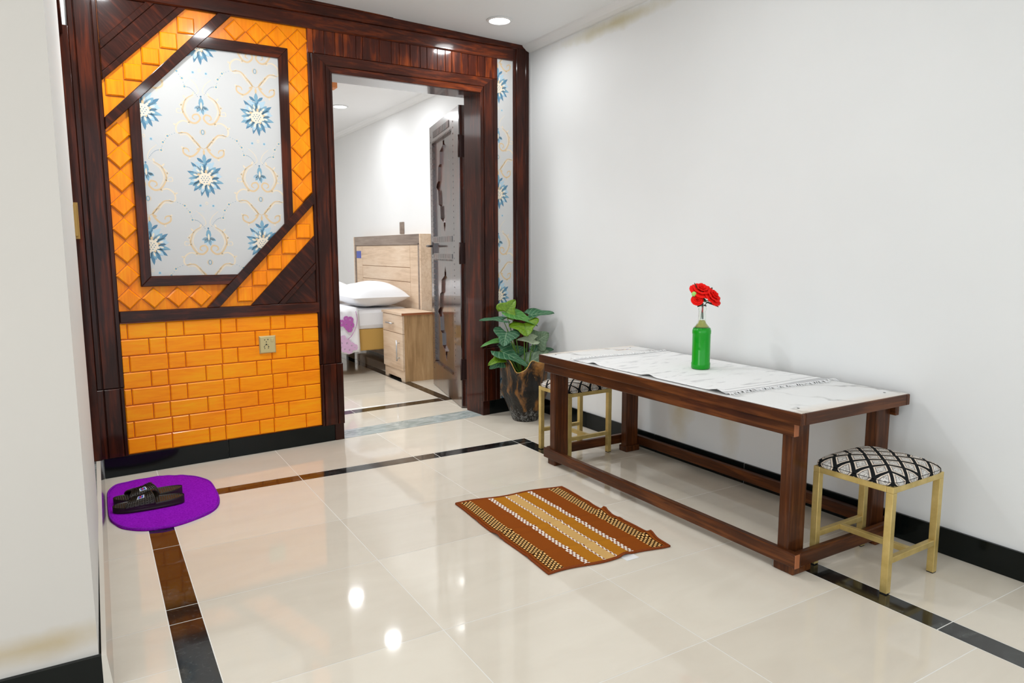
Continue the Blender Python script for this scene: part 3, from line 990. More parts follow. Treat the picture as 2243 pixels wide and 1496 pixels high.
def motif():
    """(polygon, material index, layer) of one repeat about the oval, metres"""
    R = []
    half = []
    hr = lambda pts, wd, mi, ly=1: half.append(([(a * U, c * U) for a, c in pts], wd * U, mi, ly))
    hr([(70, 364), (135, 320), (168, 250), (172, 187), (125, 105), (65, 85), (18, 130), (35, 172), (78, 165), (88, 135), (66, 120)], 9, 1)
    hr([(60, 352), (118, 312), (150, 248), (152, 190), (115, 118)], 5, 2)
    hr([(135, 320), (185, 265), (180, 200)], 6, 2)
    hr([(100, 78), (180, 100), (240, 56), (245, -10), (205, -34)], 8, 2)
    hr([(230, -26), (150, -20), (90, -80), (35, -150), (72, -216), (128, -250), (188, -222), (190, -172), (150, -178), (140, -205)], 9, 1)
    hr([(215, -45), (150, -38), (100, -92), (55, -150)], 5, 2)
    hr([(0, -168), (45, -140), (72, -104)], 4, 1)
    hr([(185, 205), (225, 215), (232, 180), (205, 175)], 4, 2)
    hr([(60, 364), (20, 400), (45, 470), (110, 530)], 3, 2)
    for pts, wd, mi, ly in half:
        for sg in (1, -1):
            for q in ribbon([(sg * a, c) for a, c in pts], wd):
                R.append((q, mi, ly))
    # leaflets on the scrolls
    for sg in (1, -1):
        for (x, y, a, l) in [(140, 315, 0.9, 45), (168, 250, 0.2, 40), (165, 190, -0.4, 42), (80, 360, 2.0, 40), (240, 50, 0.4, 36), (215, -30, 2.4, 40),
                             (60, -115, 0.6, 44), (90, -80, 1.2, 40), (130, -245, -1.2, 40), (185, -180, 0.8, 36), (40, -160, -0.6, 36), (120, 100, -1.2, 34)]:
            aa = a if sg > 0 else PI - a
            R.append((petal(sg * x * U, y * U, aa, l * U, 9 * U), 2 if (x + y) % 3 else 1, 1))
        # bead chain with little flowers
        for (x, y) in [(265, -30), (290, -42), (312, -52), (348, -92), (362, -112), (385, -165), (392, -185)]:
            R.append((disc(sg * x * U, y * U, 4 * U, 6), 3, 1))
        for (x, y) in [(330, -62), (375, -126), (395, -204)]:
            R.append((disc(sg * x * U, y * U, 18 * U, 8), 2, 1))
            R.append((disc(sg * x * U, y * U, 11 * U, 8), 3, 2))
        for k in range(11):
            t = k / 10
            x, y = 415 + 95 * t, -205 - 85 * t * t
            R.append((disc(sg * x * U, y * U, 3.6 * U, 6), 5, 1))
        for k in range(12):
            t = k / 11
            x, y = 405 + 110 * t, -172 + 60 * math.sin(PI * t * 0.75)
            R.append((disc(sg * x * U, y * U, 3 * U, 6), 4, 1))
        R.append((disc(sg * 62 * U, -740 * U, 15 * U, 8), 4, 1))
        R.append((disc(sg * 62 * U, -740 * U, 9 * U, 8), 3, 2))
    R.append((disc(0, -715 * U, 13 * U, 10, 17 * U), 2, 1))
    R.append((disc(0, -715 * U, 8 * U, 10, 11 * U), 0, 2))
    # oval jewel
    for k in range(12):
        R.append((petal(0, 0, 2 * PI * k / 12, 34 * U, 5 * U), 1, 1))
    R.append((disc(0, 0, 17 * U, 12, 26 * U), 3, 2))
    R.append((disc(0, 0, 9 * U, 12, 17 * U), 0, 3))
    R.append((petal(0, -232 * U, PI / 2, 62 * U, 11 * U), 1, 2))
    # pendant
    for k, a in enumerate([-150, -125, -100, -80, -55, -30]):
        R.append((petal(0, 262 * U, math.radians(a), (92 if 1 < k < 4 else 80) * U, 16 * U), 3 if k % 2 else 4, 1))
    for a in (-165, -15):
        R.append((petal(0, 255 * U, math.radians(a), 72 * U, 15 * U), 4, 1))
    R.append((petal(0, 345 * U, -PI / 2, 105 * U, 26 * U), 3, 2))
    R.append((petal(0, 300 * U, -PI / 2, 75 * U, 10 * U), 6, 3))
    R.append((disc(0, 352 * U, 9 * U, 8), 5, 2))
    # big flower below
    fy = -457 * U
    rnd = random.Random(5)
    for k in range(30):
        a = 2 * PI * k / 30 + rnd.uniform(-0.08, 0.08)
        up = math.sin(a)
        l = (168 + 32 * abs(up) + rnd.uniform(-14, 10)) * U
        R.append((petal(0, fy, a, l * (1.0 if k % 2 else 0.8), 22 * U), rnd.choice([3, 4, 3, 5, 5]), 1))
    R.append((disc(0, fy, 112 * U, 22, 118 * U), 4, 0.5))
    for k in range(12):
        a = 2 * PI * (k + 0.5) / 12
        R.append((petal(math.cos(a) * 62 * U, fy + math.sin(a) * 66 * U, a, 92 * U, 19 * U), 3 if k % 2 else 4, 2))
        R.append((petal(math.cos(a) * 70 * U, fy + math.sin(a) * 74 * U, a, 50 * U, 9 * U), 6, 3))
    for k in range(10):
        a = 2 * PI * (k + 0.25) / 10
        R.append((petal(math.cos(a) * 42 * U, fy + math.sin(a) * 42 * U, a, 44 * U, 13 * U), 6 if k % 2 else 1, 3))
    R.append((petal(0, fy + 130 * U, PI / 2, 110 * U, 20 * U), 3, 2))
    for sg in (1, -1):
        R.append((petal(sg * 10 * U, fy + 150 * U, PI / 2 + sg * -0.9, 78 * U, 15 * U), 5, 2))
        R.append((petal(sg * 14 * U, fy + 120 * U, PI / 2 + sg * -1.2, 90 * U, 15 * U), 4, 3))
    R.append((disc(0, fy - 10 * U, 66 * U, 14, 60 * U), 6, 4))
    for x, y in [(-26, 20), (0, 26), (26, 20), (-38, 0), (-13, 4), (13, 4), (38, 0), (-26, -18), (0, -16), (26, -18), (-13, -38), (13, -38)]:
        R.append((disc(x * U, fy - 8 * U + y * U, 5.5 * U, 6), 5, 5))
    return R


MOT = motif()
WPM = [M['wallpaper'], M['wp_tan'], M['wp_tan2'], M['wp_blue'], M['wp_blue2'], M['wp_blue3'], M['wp_cream']]


def wallpaper(conv, cols, y, parent):
    b = MB(wp)
    b.prism(conv, y, y + 0.006, 0)
    box = (min(p[0] for p in conv), max(p[0] for p in conv), min(p[1] for p in conv), max(p[1] for p in conv))
    for sc, zc in cols:
        for poly, mi, ly in MOT:
            q = [(sc + p[0], zc + p[1]) for p in poly]
            if max(p[0] for p in q) < box[0] or min(p[0] for p in q) > box[1] or max(p[1] for p in q) < box[2] or min(p[1] for p in q) > box[3]:
                continue
            q = clip_poly(q, conv)
            if len(q) < 3:
                continue
            a = sum(q[i][0] * q[(i + 1) % len(q)][1] - q[(i + 1) % len(q)][0] * q[i][1] for i in range(len(q)))
            if abs(a) < 2e-8:
                continue
            if a < 0:
                q = q[::-1]
            yy = y - 0.00012 * ly
            b.add([(p[0], yy, p[1]) for p in q], [tuple(range(len(q)))], mi)
    return b.build('wallpaper', WPM, parent, loc=tuple(wp(box[0], y, box[2])))


hexa = [(-2.302, 0.955), (-1.893, 0.955), (-1.640, 1.215), (-1.638, 2.074), (-2.070, 2.074), (-2.302, 1.820)]
PZ = 0.643
cols = [(-2.027, 1.667 + k * PZ) for k in (-2, -1, 0, 1, 2)] + [(-1.761, 1.3475 + k * PZ) for k in (-1, 0, 1, 2)] + [(-2.290, 1.335 + k * PZ) for k in (-1, 0, 1, 2)] + [(-1.495, 1.667 + k * PZ) for k in (-1, 0, 1)]
wallpaper(hexa, cols, 0.003, pan)

# header: top board across the full width
hd = MB(wp)
hd.prism(rect(-2.572, 2.318, -0.002, 2.376), 0.0, 0.021, inset=0.004, inset_y=0.004)
hd.prism(rect(-2.4455, 2.244, -0.1345, 2.316), -0.012, 0.021, inset=0.006, inset_y=0.008)
hd.prism(rect(-2.572, 2.372, -0.06, 2.388), -0.012, 0.021, inset=0.003, inset_y=0.004)
struct(hd.build('trim_4', M['header'], loc=tuple(wp(-1.3, 0.0, 2.24))))

# wall socket
so = thing('wall_socket', 'square aged brass power socket on the orange brick-pattern panel', 'power socket', tuple(wp(-1.763, 0.004, 0.584)))
b = MB(wp)
b.prism(rect(-1.807, 0.538, -1.719, 0.632), -0.006, 0.006, inset=0.006, inset_y=0.005)
b.build('face_plate', M['brass'], so, loc=tuple(wp(-1.763, 0.0, 0.584)), bevel=0.002)
b = MB(wp)
for s, z, r in [(-1.779, 0.611, .0028), (-1.762, 0.612, .0030), (-1.771, 0.600, .0028), (-1.771, 0.586, .0042), (-1.778, 0.582, .0022), (-1.763, 0.583, .0022), (-1.782, 0.574, .0030), (-1.760, 0.574, .0032), (-1.780, 0.565, .0026), (-1.761, 0.566, .0026)]:
    b.prism(disc(s, z, r, 8), -0.0066, -0.004)
b.build('pin_hole', M['black'], so, loc=tuple(wp(-1.771, 0.0, 0.584)))
b = MB(wp)
b.prism(rect(-1.747, 0.598, -1.734, 0.616), -0.0085, -0.004, inset=0.002, inset_y=0.002)
b.build('switch', M['brass'], so, loc=tuple(wp(-1.74, 0.0, 0.607)))

# ================================================================== DOORWAY
door = sroot('door_1')
door.location = wp(-0.865, 0.05, 0)


def casing_v(name, strips, z0, z1, mat='dark_v', y0=-0.004):
    return pilaster(name, strips, z0, z1, door, y0=y0, mat=M[mat])


casing_v('casing', [(-1.4822, -1.464, 0.004), (-1.464, -1.388, 0.0), (-1.388, -1.360, 0.004), (-1.360, -1.350, 0.006)], 0.447, 2.12)
casing_v('casing', [(-0.3855, -0.362, 0.004), (-0.362, -0.288, 0.0), (-0.288, -0.2545, 0.004)], 0.447, 2.12)
casing_v('casing_plinth', [(-1.478, -1.462, -0.006), (-1.462, -1.386, -0.008), (-1.386, -1.346, -0.006)], 0.095, 0.446)
casing_v('casing_plinth', [(-0.3855, -0.362, -0.006), (-0.362, -0.288, -0.008), (-0.288, -0.252, -0.006)], 0.095, 0.446)
b = MB(wp).box((-1.403, -0.002, 0.0), (-1.350, 0.19, 0.096))
b.build('jamb_foot', M['dark_v'], door, loc=tuple(wp(-1.37, 0, 0)), bevel=0.002)
b = MB(wp).box((-0.3855, -0.002, 0.0), (-0.334, 0.02, 0.096))
b.build('jamb_foot', M['dark_v'], door, loc=tuple(wp(-0.36, 0, 0)), bevel=0.002)
b = MB(wp)
b.prism([(-1.464, 2.122), (-1.388, 2.068), (-0.362, 2.068), (-0.288, 2.122)], -0.005, 0.021, inset=0.004, inset_y=0.004)
b.prism([(-1.386, 2.066), (-1.350, 2.031), (-0.3855, 2.031), (-0.364, 2.066)], -0.002, 0.021, inset=0.003, inset_y=0.003)
b.build('head_casing', M['header'], door, loc=tuple(wp(-0.87, 0, 2.08)))
# narrow slats between head casing and top board
b = MB(wp)
b.box((-1.4822, 0.008, 2.12), (-0.2545, 0.021, 2.25))
rnd = random.Random(11)
s = -1.4815
sl_w = [0.034, 0.060, 0.062, 0.045, 0.075, 0.040, 0.10, 0.075, 0.05, 0.07, 0.065, 0.045, 0.07, 0.055, 0.045, 0.068, 0.050, 0.068, 0.055, 0.06, 0.05]
for wd in sl_w:
    e = min(s + wd, -0.2545)
    if e - s > 0.01:
        b.prism(rect(s + 0.001, 2.124, e - 0.001, 2.246), 0.002 + rnd.uniform(-0.001, 0.001), 0.010, inset=0.002, inset_y=0.002)
    s += wd
b.build('slat_frieze', M['slat'], door, loc=tuple(wp(-0.87, 0, 2.19)))
# linings
b = MB(wp).box((-1.366, 0.006, 0.0), (-1.351, 0.2, 2.045))
b.build('jamb_lining', M['dark_v'], door, loc=tuple(wp(-1.36, 0.1, 1)), bevel=0.002)
b = MB(wp).box((-0.3835, 0.006, 0.0), (-0.368, 0.2, 2.045))
b.build('jamb_lining', M['dark_v'], door, loc=tuple(wp(-0.375, 0.1, 1)), bevel=0.002)
M['leaf'] = wood('polished_door_wood', DK, MD, LT, rough=0.3, coat=1.0, coat_rough=0.10, spec=0.3, bump=0.02)
M['leaf'].node_tree.nodes['Principled BSDF'].inputs['Coat IOR'].default_value = 2.1
M['leaf_h'] = M['leaf']
M['lining'] = wood('polished_head_lining', DK, MD, LT, rot=(0, PI / 2, 0), rough=0.2, coat=1.0, coat_rough=0.06)
b = MB(wp).box((-1.351, 0.006, 2.031), (-0.3835, 0.2, 2.046))
b.build('head_lining', M['lining'], door, loc=tuple(wp(-0.87, 0.1, 2.04)))

# wallpaper strip and corner board to the right of the doorway
rp = thing('corner_panel', 'narrow blue floral wallpaper strip with dark wood board between doorway and white wall', 'wall panelling', tuple(wp(-0.13, 0.0, 0.1)))
wallpaper(rect(-0.2545, 0.09, -0.134, 2.245), [(-0.250, 1.963 + 0.337 + k * 0.6445) for k in (-4, -3, -2, -1, 0, 1)], 0.006, rp)
pilaster('corner_board', [(-0.1345, -0.108, 0.003), (-0.108, -0.033, 0.0), (-0.033, -0.001, 0.004)], 0.097, 2.33, rp)

# door leaf, hinged on the right jamb and swung into the bedroom
AL = math.radians(77.3)
HP = Vector((-0.407, 0.230, 0))
DV = Vector((math.cos(AL), math.sin(AL), 0))
DN = Vector((-math.sin(AL), math.cos(AL), 0))   # towards the opening (visible face)
leafp = lambda d, o, z: HP + DV * d - DN * o + Vector((0, 0, z))
# visible face is at o = -? : o=0 front (towards -x), o>0 deeper
LW_, LH = 0.93, 2.022
LF = bpy.data.objects.new('door_leaf', None)
COL.objects.link(LF)
LF.parent = door
LF.location = HP - door.location


def holed(outer, holes, y0, y1, b, mi=0):
    polys = [[Vector((p[0], p[1], 0)) for p in outer]] + [[Vector((p[0], p[1], 0)) for p in h] for h in holes]
    flat = [p for pl in polys for p in pl]
    tris = tessellate_polygon(polys)
    vs = [(p.x, y0, p.y) for p in flat] + [(p.x, y1, p.y) for p in flat]
    n = len(flat)
    fs = []
    for t in tris:
        a, c, d = (flat[i] for i in t)
        if (c - a).cross(d - a).z < 0:
            t = (t[0], t[2], t[1])
        fs.append(tuple(t))
        fs.append(tuple(i + n for i in reversed(t)))
    o = 0
    for pl in polys:
        k = len(pl)
        for i in range(k):
            j = (i + 1) % k
            fs.append((o + i, o + n + i, o + n + j, o + j))
        o += k
    b.add(vs, fs, mi)
    return b


def notched(x0, z0, x1, z1, n, amp, top=False, bot=False):
    pts = [(x0, z0)]
    if bot:
        for i in range(n):
            pts += [(x0 + (x1 - x0) * (i + 0.15) / n, z0), (x0 + (x1 - x0) * (i + 0.3) / n, z0 + amp), (x0 + (x1 - x0) * (i + 0.7) / n, z0 + amp), (x0 + (x1 - x0) * (i + 0.85) / n, z0)]
    pts += [(x1, z0), (x1, z1)]
    if top:
        for i in range(n)[::-1]:
            pts += [(x0 + (x1 - x0) * (i + 0.85) / n, z1), (x0 + (x1 - x0) * (i + 0.7) / n, z1 - amp), (x0 + (x1 - x0) * (i + 0.3) / n, z1 - amp), (x0 + (x1 - x0) * (i + 0.15) / n, z1)]
    pts.append((x0, z1))
    return pts


up_h = notched(0.205, 1.185, 0.845, 1.905, 16, 0.014, top=True)
lo_h = notched(0.205, 0.190, 0.852, 1.018, 16, 0.014, top=True, bot=True)
mid_h = rect(0.205, 1.058, 0.852, 1.135)
b = MB(leafp)
b.box((0, 0.036, 0.004), (LW_, 0.046, LH))
holed(rect(0, 0.004, LW_, LH), [up_h, lo_h, mid_h], 0.0, 0.037, b)
# carved ribs on the rails
for z0, z1, n, da, db in ((1.140, 1.180, 20, 0.21, 0.85), (1.022, 1.054, 20, 0.21, 0.85), (1.925, 1.972, 30, 0.27, 0.80)):
    for i in range(n):
        d0 = da + (db - da) * i / n
        b.box((d0 + 0.004, -0.004, z0), (d0 + (db - da) / n - 0.004, 0.002, z1))
for d0 in (0.160, 0.880):
    for i in range(46):
        z = 0.14 + i * 0.040
        b.box((d0, -0.0025, z), (d0 + 0.012, 0.001, z + 0.009))
for z0, z1 in ((1.19, 1.90), (0.20, 1.01)):
    nn = int((z1 - z0) / 0.042)
    for i in range(nn):
        z = z0 + (z1 - z0) * (i + 0.2) / nn
        b.box((0.834, 0.002, z), (0.850, 0.019, z + 0.012))
b.build('leaf_frame', M['leaf'], LF, loc=tuple(HP), bevel=0.0012)


def ogee(zc, hh, wd):
    L = [(0.0, 1.0), (0.10, 0.88), (0.10, 0.80), (0.48, 0.70), (0.52, 0.44), (0.70, 0.40), (0.76, 0.10), (0.92, 0.04), (1.0, -0.02)]
    q = L + [(a, -c) for a, c in L[::-1][1:]]
    r = [(0.525 + a * wd, zc + c * hh) for a, c in q]
    r += [(0.525 - a * wd, zc + c * hh) for a, c in q[::-1][1:-1]]
    return r


b = MB(leafp)
holed(rect(0.200, 1.180, 0.850, 1.910), [ogee(1.565, 0.350, 0.272)], 0.018, 0.0355, b)
b.box((0.200, 0.034, 1.180), (0.850, 0.0362, 1.910))
b.build('carved_panel', M['leaf'], LF, loc=tuple(leafp(0.52, 0.02, 1.5)), bevel=0.001)
b = MB(leafp)
holed(rect(0.200, 0.170, 0.857, 1.020), [ogee(0.605, 0.358, 0.272)], 0.018, 0.0355, b)
b.box((0.200, 0.034, 0.170), (0.857, 0.0362, 1.020))
b.build('carved_panel', M['leaf'], LF, loc=tuple(leafp(0.52, 0.02, 0.6)), bevel=0.001)
b = MB(leafp).box((0.202, 0.020, 1.055), (0.855, 0.0362, 1.138))
b.build('lock_panel', M['leaf_h'], LF, loc=tuple(leafp(0.52, 0.02, 1.1)))
b = MB(leafp)
b.box((0.858, -0.006, 1.045), (0.892, 0.0, 1.145))
b.tube([(0.875, 0.0, 1.113), (0.875, -0.045, 1.113)], 0.009, 10)
b.tube([(0.882, -0.045, 1.113), (0.80, -0.050, 1.113), (0.765, -0.046, 1.113)], 0.008, 10)
b.tube([(0.875, 0.04, 1.113), (0.875, 0.085, 1.113)], 0.009, 10)
b.tube([(0.882, 0.085, 1.113), (0.80, 0.09, 1.113), (0.765, 0.086, 1.113)], 0.008, 10)
b.build('door_handle', M['handle_dark'], LF, loc=tuple(leafp(0.875, 0, 1.11)))
b = MB(leafp).box((LW_ - 0.001, 0.008, 1.035), (LW_ + 0.003, 0.032, 1.18))
b.build('lock_plate', M['brass_dull'], LF, loc=tuple(leafp(LW_, 0.02, 1.1)))
for z in (1.76, 1.06, 0.27):
    b = MB(leafp)
    b.box((-0.003, 0.003, z - 0.07), (0.001, 0.037, z + 0.07))
    b.tube([(-0.006, -0.002, z - 0.072), (-0.006, -0.002, z + 0.072)], 0.007, 10)
    b.build('hinge', M['hinge'], LF, loc=tuple(leafp(0, 0, z)))

# left doorway: dark lining, sill and strike plate on its far side
d2 = sroot('door_2')
d2.location = (-2.6, -0.25, 0)
b = MB().box((-2.72, -0.252, 0.098), (-2.5525, -0.205, 2.06))
b.build('jamb_lining', M['dark_v'], d2, loc=(-2.62, -0.23, 0.1), bevel=0.002)
b = MB().box((-2.72, -1.0, 2.02), (-2.572, -0.258, 2.12))
b.build('head_lining', M['dark_h'], d2, loc=(-2.62, -0.6, 2.07), bevel=0.002)
b = MB().box((-2.74, -1.0, 0.0), (-2.5785, -0.25, 0.085))
b.build('threshold', M['sill'], d2, loc=(-2.66, -0.6, 0.0))
b = MB()
b.box((-2.590, -1.035, 1.135), (-2.569, -0.998, 1.245))
b.box((-2.590, -0.998, 1.125), (-2.564, -0.988, 1.255))
b.build('strike_plate', M['brass_dull'], d2, loc=(-2.578, -1.0, 1.23), bevel=0.001)

# ================================================================== CEILING LIGHTS
def downlight(x, y, label, group=None):
    t = thing('ceiling_downlight', label, 'ceiling light', (x, y, ZC), 'recessed ceiling lights')
    MB().lathe([(0.070, 0.0), (0.075, -0.003), (0.072, -0.006), (0.060, -0.008), (0.057, -0.002), (0.057, 0.012)], (x, y, ZC), 32, close=False).build('trim_ring', M['lamp_ring'], t, loc=(x, y, ZC))
    MB().lathe([(0.057, -0.002), (0.056, -0.004)], (x, y, ZC), 32).build('diffuser', M['lamp_glow'], t, loc=(x, y, ZC))


downlight(-0.435, -0.361, 'glowing round downlight in the ceiling just in front of the doorway, by the white wall')
downlight(-0.48, 2.47, 'glowing round downlight in the bedroom ceiling seen through the doorway')

# ================================================================== BEDROOM FURNITURE
bed = thing('bed', 'bed with white mattress and pale oak headboard against the bedroom wall', 'bed', (-1.1, 2.6, 0))
# headboard
hx0, hx1 = -0.105, 0.009
b = MB()
b.box((hx0 + 0.03, 1.62, 0.04), (hx1, 3.36, 1.215), 0)
b.box((hx0 + 0.012, 1.605, 0.04), (hx1, 1.63, 1.222), 0)
b.box((hx0 + 0.012, 3.35, 0.04), (hx1, 3.375, 1.222), 0)
b.box((hx0 + 0.012, 1.63, 1.13), (hx0 + 0.04, 3.35, 1.222), 1)
b.box((hx0 + 0.012, 1.63, 0.04), (hx0 + 0.04, 1.665, 1.14), 1)
b.box((hx0 + 0.012, 3.315, 0.04), (hx0 + 0.04, 3.35, 1.14), 1)
for y0, y1, z0, z1 in [(1.67, 1.85, 0.04, 1.125), (3.13, 3.31, 0.04, 1.125)]:
    b.box((hx0 + 0.018, y0, z0), (hx0 + 0.04, y1, z1), 0)
for z0, z1 in [(0.93, 1.125), (0.80, 0.924), (0.555, 0.794), (0.30, 0.549)]:
    b.box((hx0 + 0.018, 1.856, z0), (hx0 + 0.04, 3.124, z1), 0)
hb = b.build('headboard', [M['oak'], M['grey_oak']], bed, loc=(-0.05, 2.5, 0.04), bevel=0.002)
MB().box((hx0 + 0.016, 3.16, 1.00), (hx0 + 0.019, 3.30, 1.075)).build('sticker', M['sticker_blue'], hb, loc=(hx0, 3.2, 1.0))
MB().box((-2.05, 1.87, 0.21), (-0.10, 3.35, 0.40)).build('base', M['bed_base'], bed, loc=(-1.1, 2.6, 0.22), bevel=0.008)
for lx_, ly_ in ((-1.95, 1.95), (-0.2, 1.95), (-1.95, 3.27), (-0.2, 3.27)):
    MB().box((lx_ - 0.035, ly_ - 0.035, 0), (lx_ + 0.035, ly_ + 0.035, 0.215)).build('leg', M['black'], bed, loc=(lx_, ly_, 0))


def cushion_fn(cx, cy, cz, L, Wd, H, rot=0.0, pw=0.5, bow=0.0, pinch=0.12, tiltv=0.0):
    def fn(side):
        def g(u, v):
            a, c = 2 * u - 1, 2 * v - 1
            th = (max(0, 1 - abs(a) ** 2.6) * max(0, 1 - abs(c) ** 2.6)) ** pw
            x = a * L / 2 * (1 - pinch * (1 - abs(a)) * 0 - pinch * c * c * (abs(a) ** 3) * -0.25)
            y = c * Wd / 2 * (1 - pinch * (a * a < 2) * (1 - a * a) * 0.0)
            x *= 1 - pinch * (1 - c * c) * 0.25 * abs(a) ** 2
            y *= 1 - pinch * (1 - a * a) * 0.5 * abs(c) ** 2
            z = side * th * H / 2 * (1 + 0.06 * math.sin(7 * a + 3 * c) * th)
            if side < 0:
                z *= 0.75
            y2 = y
            z2 = z + y * tiltv
            X = cx + x * math.cos(rot) - y2 * math.sin(rot)
            Y = cy + x * math.sin(rot) + y2 * math.cos(rot)
            return (X, Y, cz + z2 + bow * (a * a), u, v)
        return g
    return fn


# mattress: soft box
def soft_box(b, x0, x1, y0, y1, z0, z1, r=0.04, mi=0):
    b.box((x0, y0, z0), (x1, y1, z1), mi)
    return b


mt = soft_box(MB(), -2.05, -0.11, 1.855, 3.365, 0.395, 0.575).build('mattress', M['white_sheet'], bed, loc=(-1.1, 2.6, 0.4), bevel=0.035)
b = MB().box((-2.04, 1.853, 0.435), (-0.12, 1.857, 0.441))
b.build('piping', M['white_sheet'], mt, loc=(-1.1, 1.855, 0.438))

# bed cover with mauve blossoms, hanging over the near side
cov = thing('bed_cover', 'white bed cover with mauve blossom print hanging over the near side of the bed', 'bedding', (-1.2, 1.84, 0.2))
def cover(u, v):
    # v: 0 hem -> 1 far across the bed top
    x = -0.585 - 1.30 * u
    drop = 0.385
    L = v * (drop + 0.9)
    wave = 0.012 * math.sin(u * 34 + 1.0) * max(0, 1 - L / drop) + 0.004 * math.sin(u * 90)
    if L < drop:
        return (x + 0.02 * (1 - L / drop) * math.sin(3 + u * 9), 1.833 - wave - 0.010 * (1 - L / drop), 0.205 + L + 0.010 * math.sin(u * 70) * (1 - L / drop), u, v)
    q = L - drop
    if q < 0.05:
        a = q / 0.05 * PI / 2
        return (x, 1.833 + 0.03 * (1 - math.cos(a)), 0.59 - 0.03 + 0.03 * math.sin(a) - 0.0 + 0.0, u, v)
    return (x, 1.863 + (q - 0.05), 0.590, u, v)
b = MB()
b.grid(60, 40, cover)
b.build('cloth', M['white_sheet'], cov, loc=(-1.2, 1.84, 0.3), solid=0.006)


def blossom(b, x, z, r, mi, y=1.807):
    for k in range(5):
        a = 2 * PI * k / 5 + x * 9
        pts = []
        for (p, q) in [(0.1, 0), (0.5, 0.42), (0.85, 0.5), (1.0, 0.22), (0.92, 0.0), (1.0, -0.22), (0.85, -0.5), (0.5, -0.42)]:
            pts.append((x + r * (p * math.cos(a) - q * math.sin(a)), z + r * (p * math.sin(a) + q * math.cos(a))))
        b.prism(pts, y - 0.00025 * k, y + 0.0006 - 0.00025 * k, mi)


b = MB()
for x, z, r, mi in [(-0.665, 0.492, 0.030, 0), (-0.70, 0.455, 0.032, 0), (-0.655, 0.448, 0.026, 0), (-0.74, 0.47, 0.030, 0), (-0.70, 0.505, 0.024, 0), (-0.672, 0.412, 0.026, 0), (-0.69, 0.425, 0.022, 0),
                    (-0.70, 0.295, 0.038, 1), (-0.66, 0.272, 0.030, 1), (-0.63, 0.255, 0.028, 1), (-0.745, 0.30, 0.036, 1), (-0.68, 0.235, 0.034, 1), (-0.73, 0.34, 0.026, 1), (-0.72, 0.245, 0.030, 1)]:
    blossom(b, x, z, r, mi)
pts = [(-0.615, 1.804, 0.565), (-0.605, 1.804, 0.50), (-0.618, 1.804, 0.43), (-0.655, 1.804, 0.36), (-0.69, 1.804, 0.33)]
b.tube(catmull(pts, 6), 0.0022, 6, 0)
b.build('blossom_print', [M['mauve'], M['mauve2']], cov, loc=(-0.7, 1.804, 0.4))

for nm_, lab, args in (('pillow', 'plump white pillow nearest the headboard, in front of the other pillow', dict(cx=-0.375, cy=2.12, cz=0.675, L=0.50, Wd=0.70, H=0.25, rot=0.0, tiltv=0.0)),
                       ('pillow', 'white pillow lying behind the front pillow at the left', dict(cx=-0.62, cy=2.78, cz=0.685, L=0.50, Wd=0.60, H=0.22, rot=0.1, tiltv=0.0))):
    t = thing(nm_, lab, 'pillow', (args['cx'], args['cy'], 0.58), 'bed pillows')
    fn = cushion_fn(**args)
    b = MB()
    b.grid(28, 20, fn(1))
    f2 = fn(-1)
    b.grid(28, 20, lambda u, v: f2(1 - u, v))
    b.build('case', M['white_sheet'], t, loc=(args['cx'], args['cy'], 0.6), subsurf=1)

# nightstand
ns = thing('nightstand', 'small oak bedside cabinet with a drawer and a door beside the bed', 'nightstand', (-0.25, 1.55, 0))
nx0, nx1, ny0, ny1 = -0.385, -0.112, 1.330, 1.775
b = MB()
b.box((nx0 + 0.018, ny0, 0.0), (nx1, ny0 + 0.016, 0.552), 1)
b.box((nx0 + 0.018, ny1 - 0.016, 0.0), (nx1, ny1, 0.552), 1)
b.box((nx0 + 0.02, ny0 + 0.016, 0.06), (nx1, ny1 - 0.016, 0.552), 1)
b.build('body', [M['oak'], M['oak_v']], ns, loc=(-0.25, 1.55, 0.0), bevel=0.0015)
MB().box((nx0 - 0.008, ny0 - 0.008, 0.552), (nx1, ny1 + 0.008, 0.572)).build('top', M['oak'], ns, loc=(-0.25, 1.55, 0.56), bevel=0.0015)
MB().box((nx0 - 0.0085, ny0 - 0.0085, 0.553), (nx1, ny0 - 0.0078, 0.571)).build('edge_band', M['copper_edge'], ns, loc=(-0.25, 1.33, 0.56))
dr = MB().box((nx0, ny0 + 0.003, 0.40), (nx0 + 0.018, ny1 - 0.003, 0.548)).build('drawer', M['oak'], ns, loc=(nx0, 1.55, 0.47), bevel=0.001)
dd = MB().box((nx0, ny0 + 0.003, 0.095), (nx0 + 0.018, ny1 - 0.003, 0.396)).build('door', M['oak'], ns, loc=(nx0, 1.55, 0.25), bevel=0.001)
b = MB()
b.prism([(ny0 + 0.016, 0.0), (ny0 + 0.10, 0.0), (ny0 + 0.12, 0.02), (ny1 - 0.12, 0.02), (ny1 - 0.10, 0.0), (ny1 - 0.016, 0.0), (ny1 - 0.016, 0.09), (ny0 + 0.016, 0.09)], 0, 0.016)
kb = MB(lambda x, y, z: Vector((nx0 + 0.012 + y, x, z)))
kb.prism([(ny0 + 0.002, 0.0), (ny0 + 0.07, 0.0), (ny0 + 0.085, 0.022), (ny1 - 0.085, 0.022), (ny1 - 0.07, 0.0), (ny1 - 0.002, 0.0), (ny1 - 0.002, 0.092), (ny0 + 0.002, 0.092)], 0, 0.016)
kb.build('kick_board', M['oak'], ns, loc=(nx0, 1.55, 0.04), recalc=True)
b = MB().tube([(nx0 - 0.025, 1.50, 0.475), (nx0 - 0.025, 1.64, 0.475)], 0.006, 10)
b.tube([(nx0, 1.52, 0.475), (nx0 - 0.025, 1.52, 0.475)], 0.004, 8).tube([(nx0, 1.62, 0.475), (nx0 - 0.025, 1.62, 0.475)], 0.004, 8)
